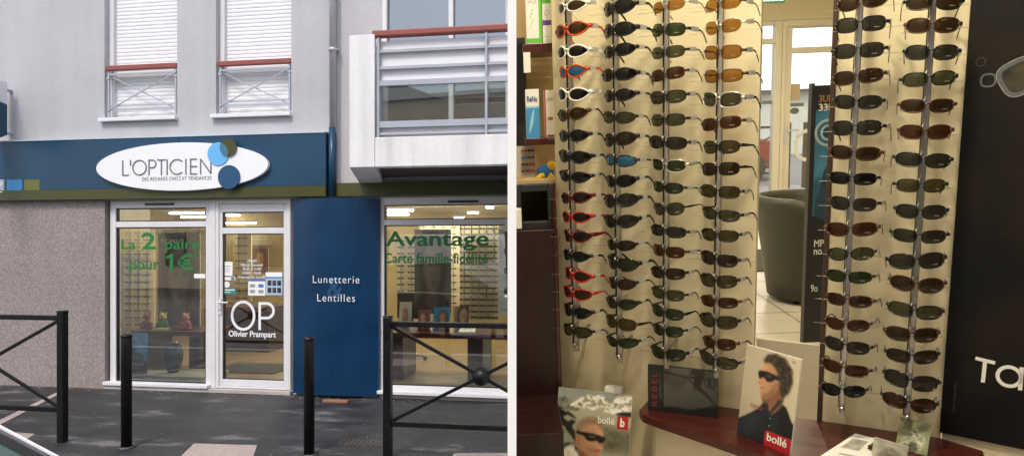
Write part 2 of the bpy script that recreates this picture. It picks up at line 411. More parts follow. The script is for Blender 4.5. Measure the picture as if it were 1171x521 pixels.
class Raster:
    def __init__(s, nx, nz, bg):
        s.nx, s.nz = nx, nz; s.a = np.zeros((nz, nx, 3)) + np.array(bg); s.U, s.V = np.meshgrid((np.arange(nx) + .5) / nx, (np.arange(nz) + .5) / nz)
    def noise(s, cell):
        k = _ng.random((int(s.nz / cell) + 3, int(s.nx / cell) + 3)); y = np.arange(s.nz) / cell; x = np.arange(s.nx) / cell
        yi, xi = y.astype(int), x.astype(int); fy, fx = (y - yi)[:, None], (x - xi)[None]
        f = lambda t: t * t * (3 - 2 * t); fy, fx = f(fy), f(fx)
        g = lambda dy, dx: k[np.ix_(yi + dy, xi + dx)]
        return (g(0, 0) * (1 - fx) + g(0, 1) * fx) * (1 - fy) + (g(1, 0) * (1 - fx) + g(1, 1) * fx) * fy
    def mask(s, poly, smooth=True):
        p = curve(poly, 6) if smooth else poly; m = np.zeros((s.nz, s.nx), bool)
        for i in range(len(p)):
            (x0, y0), (x1, y1) = p[i - 1], p[i]
            if y0 == y1: continue
            c = ((y0 > s.V) != (y1 > s.V)) & (s.U < (x1 - x0) * (s.V - y0) / (y1 - y0) + x0); m ^= c
        return m.astype(float)
    def put(s, poly, c, soft=1, amt=1.0, tex=0, cell=4, grad=None, smooth=True):
        m = blur(s.mask(poly, smooth), soft)[..., None] * amt; col_ = np.zeros_like(s.a) + np.array(c)
        if grad is not None:                      # (du, dv, gain): printed light falling across the subject
            t = ((s.U - .5) * grad[0] + (s.V - .5) * grad[1]); col_ = col_ * np.clip(1 + t * grad[2], .05, 4)[..., None]
        if tex: col_ = col_ * (1 + tex * (s.noise(cell) + .6 * s.noise(max(1.2, cell / 2)) - .8))[..., None]
        s.a = s.a * (1 - m) + col_ * m
    def tex(s, amt, cell): s.a = s.a * (1 + amt * (s.noise(cell) - .5))[..., None]
    def emit_to(s, name, parent, w, h, y):
        xs = np.linspace(0, w, s.nx + 1); zs_ = np.linspace(0, h, s.nz + 1)
        vs = [(x, y, z) for z in zs_ for x in xs]; n_ = s.nx + 1
        fs = [(j * n_ + i, j * n_ + i + 1, (j + 1) * n_ + i + 1, (j + 1) * n_ + i) for j in range(s.nz) for i in range(s.nx)]
        me = bpy.data.meshes.new(name); me.from_pydata(vs, [], fs); me.materials.append(_print)
        at = me.attributes.new('ink', 'FLOAT_COLOR', 'CORNER')
        c = np.ones((s.nz * s.nx, 4, 4)); c[:, :, :3] = np.clip(s.a, .002, .85).reshape(-1, 1, 3); at.data.foreach_set('color', c.ravel())
        o = bpy.data.objects.new(name, me); col.objects.link(o); o.parent = parent; return o
# ================================================================== LEFT: STREET AND SHOP FRONT
mb = MB(); mb.add([(-400, -300, -.13), (400, -300, -.13), (400, 600, -.13), (-400, 600, -.13)], [(0, 1, 2, 3)])
struct('ground', mb, M['asph'], FW)
divider_x = lambda y: (-.016 - y * sy.x) / sx.x
mb = MB(); mb.prism([(-16, -3.0), (divider_x(-3.0), -3.0), (divider_x(.3), .3), (-16, .3)], -.3, 0.0, plane='xy')
struct('pavement', mb, M['asph'], FF)
mb = MB()
for i in range(16): mb.box(-16 + i, -15.012 + i if i < 15 else divider_x(-3.18), -3.18, -3.005, -.3, 0.004)
struct('kerb', mb, M['kerb'], FF)
# pale strip and slabs let into the pavement
g = lambda x, y: FW.hitz(x, y, 0)
mb = MB(); P = [g(-60, 509), g(-45, 509), g(78, 445), g(74, 444)]
mb.add([(p.x, p.y, .004) for p in P], [(0, 1, 2, 3)]); struct('pavement_strip', mb, M['slab'], FW)
mb = MB(); P = [g(196, 532), g(286, 532), g(294, 509), g(222, 507)]
mb.hexa([(p.x, p.y, -.02) for p in P], [(p.x, p.y, .005) for p in P]); o = struct('pavement_slab', mb, M['slab'], FW)
mb = MB(); P = [g(8, 499), g(32, 501), g(40, 496), g(18, 494)]
mb.hexa([(p.x, p.y, -.02) for p in P], [(p.x, p.y, .005) for p in P]); struct('pavement_slab', mb, M['slab'], FW)
mb = MB(); P = [g(510, 530), g(590, 530), g(590, 518), g(520, 518)]
mb.hexa([(p.x, p.y, -.02) for p in P], [(p.x, p.y, .005) for p in P]); struct('pavement_slab', mb, M['slab'], FW)
# iron drain cover
c = FF.hitz(414, 506, 0); mb = MB(); w, d = .20, .075
mb.box(c.x - w, c.x + w, c.y - d, c.y + d, -.03, .004)
for i in range(9): mb.box(c.x - w + .03 + i * .04, c.x - w + .048 + i * .04, c.y - d + .015, c.y + d - .015, .004, .010)
solo('drain_cover', mb, tone('rusty_iron', (.06, .05, .045), .6, bump=.4), 'dark ribbed iron drain cover set in the asphalt before the blue pillar', 'drain cover', FF, (c.x, c.y, 0))

gr_ = random.Random(11); mb = MB()
for i in range(900):
    if i % 3: x_, y_ = gr_.uniform(-9, -.8), -.04 - abs(gr_.gauss(0, .07))
    else: x_, y_ = gr_.uniform(-9, -.8), gr_.uniform(-2.8, -.1)
    r_ = gr_.uniform(.003, .011) * (1 if i % 3 else .8); h_ = r_ * .7; a_ = gr_.uniform(0, 3)
    P_ = [(x_ + r_ * math.cos(a_ + k * PI / 2) * gr_.uniform(.6, 1.2), y_ + r_ * math.sin(a_ + k * PI / 2) * gr_.uniform(.6, 1.2)) for k in range(4)]
    mb.hexa([(p[0], p[1], .0) for p in P_], [(x_ + (p[0] - x_) * .6, y_ + (p[1] - y_) * .6, h_) for p in P_])
struct('grit', mb, tone('grit_grey', (.16, .15, .14), .9, var=.5, vs=30), FF, (0, 0, 0), 'stuff')
# ---- building
def divider_x(y): return (-.016 - y * sy.x) / sx.x     # the added divider runs straight away from the street
def slab(y0, y1, z0, z1, x0=-15.8):
    m = MB(); m.prism([(x0, y0), (divider_x(y0), y0), (divider_x(y1), y1), (x0, y1)], z0, z1, plane='xy'); return m
shopL0, shopL1, shopR0 = S(122), S(334), S(434)
ZS = 2.175     # head of shop openings
w1 = (S(119.5), S(202.5)); w2 = (S(247), S(333)); wz0 = V(160, 134); wz1 = 5.35
bw0 = S(437.0); pst = S(388)
bl = thing('shop_building', 'grey rendered two storey building with an optician shop at street level', 'building', FF, (-7, 0, 0))
mb = MB(); T0, T1 = 0, .26; TOP = 7.6
mb.box(-16, w1[0], T0, T1, ZS, TOP); mb.box(w1[1], w2[0], T0, T1, ZS, TOP); mb.box(w2[1], pst, T0, T1, ZS, TOP)
for w in (w1, w2): mb.box(w[0], w[1], T0, T1, ZS, wz0 - .05); mb.box(w[0], w[1], T0, T1, wz1, TOP)
part('upper_wall', mb, M['stucco'], bl)
mb = MB(); mb.box(pst, bw0, .03, T1, ZS, TOP); mb.box(bw0, -.02, .03, T1, ZS, 2.5); mb.box(bw0, -.02, .03, T1, 5.3, TOP)
part('recessed_wall', mb, M['stucco'], bl)
mb = MB(); mb.box(-16, shopL0, -.03, .26, 0, ZS + .04)
part('lower_wall', mb, M['rough'], bl)
mb = MB(); mb.box(shopL1 + .003, shopR0 - .003, .02, .26, 0, ZS); part('pillar', mb, M['stucco'], bl)
mb = MB(); mb.box(shopL0, shopL1, -.05, .26, 0, .045); mb.box(shopR0, -.02, .0, .26, 0, .05); part('threshold', mb, M['concrete'], bl, .006)
mb = slab(-.08, 9, TOP, TOP + .25, -16); part('roof', mb, M['zinc'], bl)
mb = MB(); mb.box(-16, -15.8, .26, 9, 0, TOP); mb.box(-15.8, divider_x(8.8), 8.8, 9, 0, TOP); part('rear_wall', mb, M['stucco'], bl)
# upstairs floor slab keeps daylight out of the shop
mb = slab(.26, 8.8, 2.36, 2.498); part('ceiling', mb, M['shopw'], bl)
mb = slab(.26, 8.8, .0, .05, -8.5); part('floor', mb, M['tanfl'], bl)
mb = MB(); mb.box(-8.5, divider_x(6.4), 6.4, 6.5, .05, 2.36); mb.box(-8.5, -8.4, .26, 6.4, .05, 2.36)
part('inner_wall', mb, M['yel'], bl)

# ---- roller shutter windows
def shutter_window(w, xa, xb, yr, label):
    t = thing('window', label, 'window', FF, (w[0], .1, wz0), 'shuttered upstairs windows')
    sh = MB(); z = wz0; pitch = .0435; y0 = .12
    n = int((wz1 - wz0) / pitch)
    prof = []
    for i in range(n):
        z = wz0 + i * pitch
        prof += [(y0 - .0065, z + .007), (y0 - .008, z + pitch * .5), (y0 - .0065, z + pitch - .006), (y0 - .0015, z + pitch)]
    k = len(prof); vs = [(w[0] + .06, p[0], p[1]) for p in prof] + [(w[1] - .03, p[0], p[1]) for p in prof]
    sh.add(vs, [(i, i + k, i + k + 1, i + 1) for i in range(k - 1)])
    part('roller_shutter', sh, M['shutter'], t)
    fr = MB(); fr.box(w[0], w[0] + .06, .07, .24, wz0, wz1); fr.box(w[1] - .03, w[1], .07, .24, wz0, wz1); fr.box(w[0], w[1], .2, .24, wz0, wz1)
    part('window_frame', fr, M['pvc'], t, .004)
    si = MB(); si.hexa([(w[0] - .04, -.06, wz0 - .045), (w[1] + .01, -.06, wz0 - .045), (w[1] + .01, .2, wz0 - .045), (w[0] - .04, .2, wz0 - .045)],
                       [(w[0] - .04, -.06, wz0 - .005), (w[1] + .01, -.06, wz0 - .005), (w[1] + .01, .2, wz0 + .02), (w[0] - .04, .2, wz0 + .02)])
    part('sill', si, M['white'], t, .004)
    r = MB(); zt = V(xa, yr) ; zb = wz0 + .085; a, b = w[0] + .035, w[1] - .012; yy = .015
    hr = MB(); hr.box(a - .012, b + .010, yy - .028, yy + .028, zt, zt + .055)
    part('handrail', hr, M['handr'], t, .006)
    r.box(a, a + .022, yy - .01, yy + .01, wz0 + .015, zt); r.box(b - .022, b, yy - .01, yy + .01, wz0 + .015, zt)
    r.box(a, b, yy - .009, yy + .009, zt - .055, zt - .035); r.box(a, b, yy - .009, yy + .009, zb, zb + .02); r.box(a, b, yy - .009, yy + .009, zb + .05, zb + .062)
    r.bar((a, yy - .013, zb), (b, yy - .013, zt - .05), .012, .012); r.bar((a, yy + .014, zt - .05), (b, yy + .014, zb), .012, .012)
    for x in (a + .011, b - .011):
        r.box(x - .02, x + .02, yy - .016, yy + .016, zt - .10, zt - .075)
    part('railing', r, M['steel'], t)
shutter_window(w1, 122, 200, 81, 'left upstairs window with lowered white roller shutter and red handrail')
shutter_window(w2, 250, 330, 76, 'right upstairs window with lowered white roller shutter, beside the drainpipe')

# ---- drainpipe
t = thing('drainpipe', 'round grey downpipe running down the wall, painted blue beside the sign', 'drainpipe', FF, (S(380), -.06, 2.2))
xp = S(380.5, -.06)
mb = MB(); mb.tube([(xp, -.06, 7.4), (xp, -.06, 2.93)], .036, 16); mb.tube([(xp, -.06, 3.80), (xp, -.06, 3.76)], .044, 16)
part('upper_pipe', mb, M['zinc'], t)
mb = MB(); mb.box(xp - .055, xp + .055, -.08, .0, 3.775, 3.79); part('pipe_clamp', mb, M['zinc'], t)
mb = MB(); mb.tube([(xp, -.075, 2.93), (xp, -.075, 2.2)], .036, 16); part('lower_pipe', mb, M['blue'], t)

# ---- sign fascia
f0, f1 = -16, S(377)
zt, zm, zb = V(200, 156.5, -.1), V(200, 214.5, -.1), V(200, 226.5, -.1)
t = thing('shop_fascia', 'long dark blue shop fascia with an olive strip along its foot', 'fascia', FF, (-4, -.1, zb))
mb = MB(); seam = S(205, -.1)
mb.box(f0, seam - .004, -.10, -.0, zm, zt); mb.box(seam + .002, f1, -.10, -.0, zm, zt)
part('blue_panel', mb, M['blue'], t, .003)
mb = MB(); mb.box(f0, f1, -.106, -.0, zb, zm - .001); mb.box(f1 + .08, -.02, -.045, .028, ZS + .012, 2.332)
part('olive_strip', mb, M['olive'], t)
mb = MB(); mb.box(f1, f1 + .078, -.03, -.0, zb, zt); part('side_panel', mb, M['blue'], t)
mb = MB(); mb.box(f0, f1, -.108, -.0, zt, zt + .012); part('top_trim', mb, M['lblue'] if False else tone('pale_trim', (.45, .55, .62)), t)
yq = -.1035
for (a, b, m, n_) in ((8, 25.5, tone('square_blue', (.03, .22, .45)), 'blue_square'), (28, 45.5, tone('square_olive', (.13, .14, .02)), 'olive_square'), (-14, 5, tone('square_grey', (.33, .37, .42)), 'logo_square')):
    mb = MB(); mb.box(S(a, -.1), S(b, -.1), yq, -.099, V(a, 222.5, -.1), V(a, 205.5, -.1))
    o = part(n_, mb, m, t)
    if n_ == 'logo_square':
        l = MB(); letter(l, 'OP', S(-12, -.1), S(3, -.1), V(0, 216, -.1), V(0, 208, -.1), yq, None, -.01); stroke(l, [(S(-12, -.1), V(0, 219.5, -.1)), (S(3, -.1), V(0, 219.5, -.1))], .008, yq)
        part('lettering', l, M['whitel'], o)
# oval sign
t = thing('oval_sign', 'white oval sign reading L\'OPTICIEN with blue and olive discs at its right', 'sign', FF, (S(206, -.13), -.13, V(206, 218, -.13)))
ya, yb = -.15, -.106
cx, cz = S(206, ya), V(206, 190.5, ya); rx = (S(304.5, ya) - S(108, ya)) / 2; rz = (V(206, 163, ya) - V(206, 218, ya)) / 2
mb = MB(); mb.prism(ell(cx, cz, rx, rz, 96), ya, yb); part('board', mb, M['whitel'], t, .004)
def disc(px, py, r, yy, th, m, n_):
    k = MB(); k.prism(ell(S(px, ya), V(px, py, ya), r * 7.75 / 800, r * 7.75 / 800, 48), yy - th, yy); return part(n_, k, m, t)
disc(250, 176, 13.2, ya - .001, .010, M['lblue'], 'light_blue_disc')
disc(262, 168.5, 10.2, ya - .012, .010, M['olive'], 'olive_disc')
disc(262.5, 202.5, 13.5, ya - .001, .016, M['dblue'], 'dark_blue_disc')
# lens-shaped overlap of the two upper discs
k = 7.75 / 800
c1 = Vector((S(250, ya), V(250, 176, ya))); c2 = Vector((S(262, ya), V(262, 168.5, ya))); r1, r2 = 13.2 * k, 10.2 * k
pts = [tuple(p) for p in ell(c2.x, c2.y, r2, r2, 96) if (Vector(p) - c1).length < r1] + [tuple(p) for p in ell(c1.x, c1.y, r1, r1, 96) if (Vector(p) - c2).length < r2]
cc = (c1 + c2) / 2 + (c1 - c2) * .0
cm = (sum(p[0] for p in pts) / len(pts), sum(p[1] for p in pts) / len(pts))
pts.sort(key=lambda p: math.atan2(p[1] - cm[1], p[0] - cm[0]))
mb = MB(); mb.prism(pts, ya - .0235, ya - .0222); part('disc_overlap', mb, M['teal'], t)
# thin geometric lettering
mb = MB(); q = .0125
def X(px): return S(px, ya)
Zb, Zt = V(190, 200, ya), V(190, 182, ya)
H = Zt - Zb
def gl(ch, x0, x1):
    a, b = X(x0) + q / 2, X(x1) - q / 2; lo, hi = Zb + q / 2, Zt - q / 2; m = (lo + hi) / 2
    W = lambda p, cl=False: stroke(mb, p, q, ya, None, .006, cl)
    if ch == 'L': W([(a, hi + q / 2), (a, lo - q / 2)]); W([(a, lo), (b + q / 2, lo)])
    if ch == "'": W([(a, hi + q / 2), (a, hi - .055)])
    if ch == 'O': W(ell((a + b) / 2, m, (b - a) / 2, (hi - lo) / 2, 36), True)
    if ch == 'C': W(arc((a + b) / 2 + .01, m, (b - a) / 2 + .005, (hi - lo) / 2, .8, 2 * PI - .8, 28))
    if ch == 'P': W([(a, hi + q / 2), (a, lo - q / 2)]); W([(a, hi)] + arc(b - (hi - lo) * .26, hi - (hi - lo) * .26, (hi - lo) * .26, (hi - lo) * .26, PI / 2, -PI / 2, 12) + [(a, hi - (hi - lo) * .52)])
    if ch == 'T': W([(a - q / 2, hi), (b + q / 2, hi)]); W([((a + b) / 2, hi), ((a + b) / 2, lo - q / 2)])
    if ch == 'I': W([((a + b) / 2, hi + q / 2), ((a + b) / 2, lo - q / 2)])
    if ch == 'E': W([(a, hi + q / 2), (a, lo - q / 2)]); [W([(a, z), (b, z)]) for z in (hi, m, lo)]
    if ch == 'N': W([(a, lo - q / 2), (a, hi)]); W([(a, hi), (b, lo)]); W([(b, lo), (b, hi + q / 2)])
for ch, a, b in (('L', 140, 147.5), ("'", 149, 150.5), ('O', 151.5, 168), ('P', 170, 179), ('T', 180, 189.5), ('I', 190.5, 192), ('C', 193.5, 210), ('I', 212, 213.5), ('E', 217.5, 226), ('N', 229, 242)): gl(ch, a, b)
letter(mb, 'DES REGARDS CHICS ET TENDANCES', X(163), X(242), V(200, 206, ya), V(200, 202, ya), ya, None, -.012, .004, spacing=1.15)
part('lettering', mb, M['greyl'], t)

# ---- projecting blade sign at the left edge
xs = S(8.5, -.12)
t = thing('blade_sign', 'white and blue sign projecting from the wall at the left edge', 'sign', FF, (xs, -.1, 2.95))
z0, zc, z1 = V(4, 157, -.2), V(4, 116, -.2), V(4, 92, -.2)
mb = MB(); mb.prism([(-.12, zc - .02), (-.12, z1), (-.95, z1), (-.95, zc + .12)], xs - .12, xs, plane='yz'); part('white_panel', mb, M['white'], t, .004)
mb = MB(); mb.prism([(-.12, z0 + .04), (-.12, zc - .022), (-.95, zc + .118), (-.95, z0), (-.2, z0)], xs - .12, xs, plane='yz'); part('blue_panel', mb, M['blue'], t, .004)
part('bracket', B(xs - .09, xs - .05, -.12, 0, z0 + .06, z0 + .085), M['steel'], t)
part('bracket', B(xs - .09, xs - .05, -.12, 0, z1 - .09, z1 - .065), M['steel'], t)

# ---- shop glazing
def frame_rect(mb, x0, x1, z0, z1, w, y0, y1, wb=None, wt=None):
    wb = wb or w; wt = wt or w
    mb.box(x0, x0 + w, y0, y1, z0, z1); mb.box(x1 - w, x1, y0, y1, z0, z1)
    mb.box(x0 + w, x1 - w, y0, y1, z0, z0 + wb); mb.box(x0 + w, x1 - w, y0, y1, z1 - wt, z1)
YF = .02
# left shop window
a0, a1 = S(124.5), S(239)
t = thing('shop_window', 'white framed shop window left of the door with green offer lettering', 'window', FF, (a0, YF, .045))
mb = MB(); g0, g1 = S(131), S(234)
zb0, zb1, zt0, zt1 = V(180, 437), V(180, 259.5), V(180, 253), V(180, 237.5)
mb.box(a0, g0, YF, .11, .06, ZS - .003); mb.box(g1, a1, YF, .11, .06, ZS - .003)
mb.box(g0, g1, YF, .11, .06, zb0); mb.box(g0, g1, YF, .11, zb1, zt0); mb.box(g0, g1, YF, .11, zt1, ZS - .003)
part('frame', mb, M['pvc'], t, .004)
mb = MB()
for bead in ((g0, g1, zb0, zb1), (g0, g1, zt0, zt1)): frame_rect(mb, bead[0], bead[1], bead[2], bead[3], .012, YF + .012, YF + .05)
part('glazing_bead', mb, M['dark'], t)
mb = MB(); mb.box(a0 - .03, a1 + .02, -.07, YF - .001, .046, .085); part('sill', mb, M['pvc'], t, .006)
p1 = part('pane', B(g0 + .003, g1 - .003, YF + .03, YF + .036, zb0 + .003, zb1 - .003), M['glass'], t)
part('transom_pane', B(g0 + .003, g1 - .003, YF + .03, YF + .036, zt0 + .003, zt1 - .003), M['glass'], t)
mb = MB(); mb.box(S(165), S(198), YF - .012, YF - .001, V(180, 234.5), V(180, 232)); part('vent', mb, M['dark'], t)
yg = YF + .0295
def lt(mb, s, x0, x1, yb_, yt_, off=.02, yy=None, m=None, th=.0015, **k):
    xm = (x0 + x1) / 2; y_ = yg if yy is None else yy
    letter(mb, s, S(x0, y_), S(x1, y_), V(xm, yb_, y_), V(xm, yt_, y_), y_, m, off, th, **k)
mb = MB(); lt(mb, 'La', 139, 154.5, 285, 273.5, .012); lt(mb, '2', 162, 178, 285, 266, .02); lt(mb, 'ème', 178.5, 188, 269, 267, .0)
lt(mb, 'paire', 189, 228, 288.5, 273.5, .012); lt(mb, 'pour', 148, 182, 312.5, 299, .012); stroke(mb, [(S(196, yg), V(196, 309, yg)), (S(196, yg), V(196, 290, yg))], .042, yg, None, .0015); stroke(mb, [(S(196.4, yg), V(196, 291.4, yg)), (S(190, yg), V(196, 294.6, yg))], .028, yg, None, .0017); lt(mb, '€', 203, 222, 309, 290, .02)
part('lettering', mb, M['green'], p1)
mb = MB(); mb.box(S(219), S(234), yg - .002, yg, V(226, 318), V(226, 313)); part('sticker', mb, M['wpaper'], p1)
for i in range(3):
    pass
# post between window and door
mb = MB(); mb.box(S(239) + .003, S(246), .0, .12, .046, ZS - .003)
solo('door_post', mb, M['pvc'], 'white post between the left shop window and the glass door', 'post', FF, (S(242), .05, .046), bevel=.005)
# door
d0, d1 = S(246) + .003, S(332)
t = thing('shop_door', 'white framed glass door with large OP lettering', 'door', FF, (d0, YF, .046))
mb = MB(); frame_rect(mb, d0, d1, .05, ZS - .003, .040, .0, .1, .02, .05); part('frame', mb, M['pvc'], t, .004)
l0, l1 = S(250), S(328); g0, g1 = S(253.5), S(323.5)
mb = MB(); zb0, zb1, zt0, zt1 = V(290, 434.5), V(290, 267), V(290, 260), V(290, 242)
mb.box(l0, g0, .015, .085, .072, ZS - .056); mb.box(g1, l1, .015, .085, .072, ZS - .056)
mb.box(g0, g1, .015, .085, .072, zb0); mb.box(g0, g1, .015, .085, zb1, zt0); mb.box(g0, g1, .015, .085, zt1, ZS - .056)
lf = part('leaf', mb, M['pvc'], t, .004)
mb = MB(); frame_rect(mb, g0, g1, zb0, zb1, .010, .028, .07); frame_rect(mb, g0, g1, zt0, zt1, .010, .028, .07); part('glazing_bead', mb, M['dark'], lf)
p1 = part('pane', B(g0 + .003, g1 - .003, .045, .051, zb0 + .003, zb1 - .003), M['glass'], t)
part('transom_pane', B(g0 + .003, g1 - .003, .045, .051, zt0 + .003, zt1 - .003), M['glass'], t)
yd = .0445
mb = MB()
w = .030; zc = V(285, 361, yd); 
stroke(mb, ell(S(278, yd), V(278, 360.5, yd), .135, .155, 48), w, yd, None, .0015, True)
px = S(297, yd); zt_, zb_ = V(297, 345, yd), V(297, 377, yd)
stroke(mb, [(px, zt_), (px, zb_)], w, yd, None, .0018)
stroke(mb, [(px, zt_ - w / 2)] + arc(px + .085, zt_ - w / 2 - .082, .082, .082, PI / 2, -PI / 2, 16) + [(px, zt_ - w / 2 - .164)], w, yd, None, .0016)
lt(mb, 'Olivier Prampart', 261.5, 315.5, 387, 378, .02, yd)
for i, s_ in enumerate(('HORAIRES', 'Mardi  Samedi', '9h00  12h00', '14h00  19h00', 'Fermé le lundi')):
    ww = (11, 25, 21, 21, 30)[i]; lt(mb, s_, 292 - ww / 2 - 4, 292 + ww / 2 - 4, 299.5 + i * 4.6, 296.5 + i * 4.6, 0, yd)
part('lettering', mb, M['whitel'], p1)
# notices stuck on the door glass
def notice(x0, x1, y0, y1, m, n_='notice', lab=None, rows=()):
    k = MB(); k.box(S(x0, yd), S(x1, yd), yd - .003, yd, V(x0, y1, yd), V(x0, y0, yd), mat=m)
    for (u0, u1, v0, v1, mm) in rows:
        k.box(S(x0 + (x1 - x0) * u0, yd), S(x0 + (x1 - x0) * u1, yd), yd - .0042, yd - .003, V(x0, y0 + (y1 - y0) * v1, yd), V(x0, y0 + (y1 - y0) * v0, yd), mat=mm)
    return part(n_, k, m, p1, 0, lab)
tg = tone('print_grey', (.3, .3, .32)); tb = tone('print_blue', (.05, .18, .45)); tt = tone('print_teal', (.03, .2, .2)); tk = tone('print_black', (.02, .02, .025))
notice(254.5, 266, 299, 315, M['wpaper'], rows=[(.2, .8, .3, .36, tg), (.2, .7, .5, .54, tg), (.2, .7, .66, .7, tg)])
notice(254, 269, 316.5, 320, M['wpaper'], 'sticker', rows=[(.7, .95, .1, .9, tb)])
k_ = MB(); k_.prism(ell(S(259, yd), V(259, 325, yd), .043, .035, 24), yd - .003, yd); part('sticker', k_, M['wpaper'], p1)
notice(254.5, 270, 328.5, 336.5, tt, 'sticker', rows=[(.1, .9, .25, .4, M['wpaper']), (.1, .6, .6, .7, M['wpaper'])])
notice(284, 303.5, 319, 337.5, M['wpaper'], rows=[(0, 1, 0, .12, tb), (.1, .4, .3, .5, tg), (.6, .9, .3, .5, tb), (.1, .4, .65, .85, tg), (.6, .9, .65, .85, tg)])
rw = [(0, 1, 0, .2, M['wpaper']), (0, 1, .2, .26, tb)]
for i in range(2):
    for j in range(3): rw += [(.12 + j * .29, .34 + j * .29, .36 + i * .32, .58 + i * .32, tk), (.16 + j * .29, .28 + j * .29, .42 + i * .32, .50 + i * .32, tone('lens_brown', (.3, .15, .06)))]
notice(304, 323, 311, 337, tone('sheet_blue', (.35, .48, .62)), rows=rw)
mb = MB(); hz = V(250, 345); hx = S(251.5)
mb.box(hx - .012, hx + .012, .0, .012, hz - .14, hz + .04); mb.tube([(hx, .0, hz), (hx, -.045, hz), (hx + .12, -.045, hz - .002)], .009, 8)
part('handle', mb, M['pvc'], t, .003)
mb = MB(); mb.tube([(hx, -.003, hz - .09), (hx, .0, hz - .09)], .008, 10); part('keyhole', mb, M['dark'], t)

# ---- blue pillar panel
q0, q1 = S(334.5, -.05), S(432.5, -.05)
t = thing('pillar_sign', 'tall bowed blue panel between door and right window, lettered Lunetterie Lentilles', 'sign', FF, ((q0 + q1) / 2, -.05, 0))
mb = MB(); n = 24; poly = []
for i in range(n + 1):
    u = i / n; poly.append((q0 + (q1 - q0) * u, -.035 - .075 * (1 - (2 * u - 1) ** 2)))
poly += [(q1, .018), (q0, .018)]
mb.prism(poly, .03, V(385, 226.5, -.09), plane='xy')
for i in range(len(mb.smooth)): pass
part('panel', mb, M['blue2'], t)
yc = -.112
mb = MB()
for s_, x0, x1, yb_, yt_ in (('Lunetterie', 358, 411, 323.5, 315), ('Lentilles', 363, 406, 344.5, 336)):
    letter(mb, s_, S(x0, yc), S(x1, yc), V(385, yb_, yc), V(385, yt_, yc), yc, None, -.008, .004, spacing=1.18)
part('lettering', mb, M['whitel'], t)
mb = MB(); letter(mb, '&', S(374, yc), S(393, yc), V(385, 341, yc), V(385, 317, yc), yc + .0005, None, .015, .001); part('ampersand', mb, M['ampb'], t)
c = FF.hitz(384, 459.5, 0)
solo('brick', B(c.x - .14, c.x + .14, c.y - .03, c.y + .04, 0, .025), tone('brick_orange', (.28, .13, .08), .8, bump=.4), 'flat orange brick lying at the foot of the blue pillar', 'brick', FF, (c.x, c.y, 0), bevel=.004)

# ---- right shop window
t = thing('shop_window', 'wide shop window under the balcony with green Avantage lettering', 'window', FF, (shopR0, YF, .05))
g0 = S(438.5); xe = -.03
zb0, zb1, zt0, zt1 = V(500, 442), V(500, 257), V(500, 250.5), V(500, 233.5)
mb = MB(); mb.box(shopR0 + .002, g0, YF, .11, .06, ZS - .003); mb.box(g0, xe, YF, .11, .06, zb0); mb.box(g0, xe, YF, .11, zb1, zt0); mb.box(g0, xe, YF, .11, zt1, ZS - .003)
part('frame', mb, M['pvc'], t, .004)
mb = MB(); frame_rect(mb, g0, xe, zb0, zb1, .010, YF + .012, YF + .05); frame_rect(mb, g0, xe, zt0, zt1, .010, YF + .012, YF + .05); part('glazing_bead', mb, M['dark'], t)
mb = MB(); mb.box(shopR0 - .01, xe, -.06, YF - .001, .052, .09); part('sill', mb, M['pvc'], t, .005)
p1 = part('pane', B(g0 + .003, xe, YF + .03, YF + .036, zb0 + .003, zb1 - .003), M['glass'], t)
part('transom_pane', B(g0 + .003, xe, YF + .03, YF + .036, zt0 + .003, zt1 - .003), M['glass'], t)
mb = MB(); mb.box(S(512), S(547), YF - .012, YF - .001, V(530, 231.5), V(530, 229)); part('vent', mb, M['dark'], t)
mb = MB(); lt(mb, 'Avantage', 441, 559, 286.5, 264, .018); lt(mb, 'Carte famille-fidélité', 439, 558, 301, 289, .02)
part('lettering', mb, M['green'], p1)
mb = MB(); x0, x1 = S(570, .3), S(584, .3); mb.box(x0, x1, .30, .31, V(575, 360, .3), V(575, 259, .3), mat=M['wpaper'])
for yy in (284, 306, 329): mb.box(S(576.5, .3), x1 - .01, .297, .30, V(575, yy + 7, .3), V(575, yy, .3), mat=tk)
letter(mb, 'OPTIQUE', S(572, .3), x1 - .01, V(575, 356, .3), V(575, 353, .3), .30, tg, 0)
solo('hanging_poster', mb, M['wpaper'], 'white poster of small spectacle pictures hanging at the right end of the window', 'poster', FF, (x0, .3, .9))

# ---- balcony
BF = -1.40
t = thing('balcony', 'white rendered balcony with red handrail jutting over the right shop window', 'balcony', FF, (S(500, BF), BF, 2.34))
bx0, bx1 = S(399.5, BF), S(428.5, BF)
kx0, kx1 = S(411), S(437)
zbot = V(450, 190.5, BF); zpar = V(470, 156, BF); ztop = V(414, 40, BF); bxe = -.02 + BF * -.0
def end_x(y): return -(.02) - (y) * math.tan(YAW) * 0 - .0
mb = MB()
mb.hexa([(bx0, BF, zbot), (bx1, BF, zbot), (kx1, -.001, zbot), (kx0, -.001, zbot)], [(bx0, BF, ztop), (bx1, BF, ztop), (kx1, -.001, ztop), (kx0, -.001, ztop)])
mb.hexa([(bx1 + .001, BF, zbot), (divider_x(BF), BF, zbot), (divider_x(BF + .12), BF + .12, zbot), (bx1 + .001, BF + .12, zbot)],
        [(bx1 + .001, BF, zpar), (divider_x(BF), BF, zpar), (divider_x(BF + .12), BF + .12, zpar), (bx1 + .001, BF + .12, zpar)])
part('parapet', mb, M['balc'], t, .006)
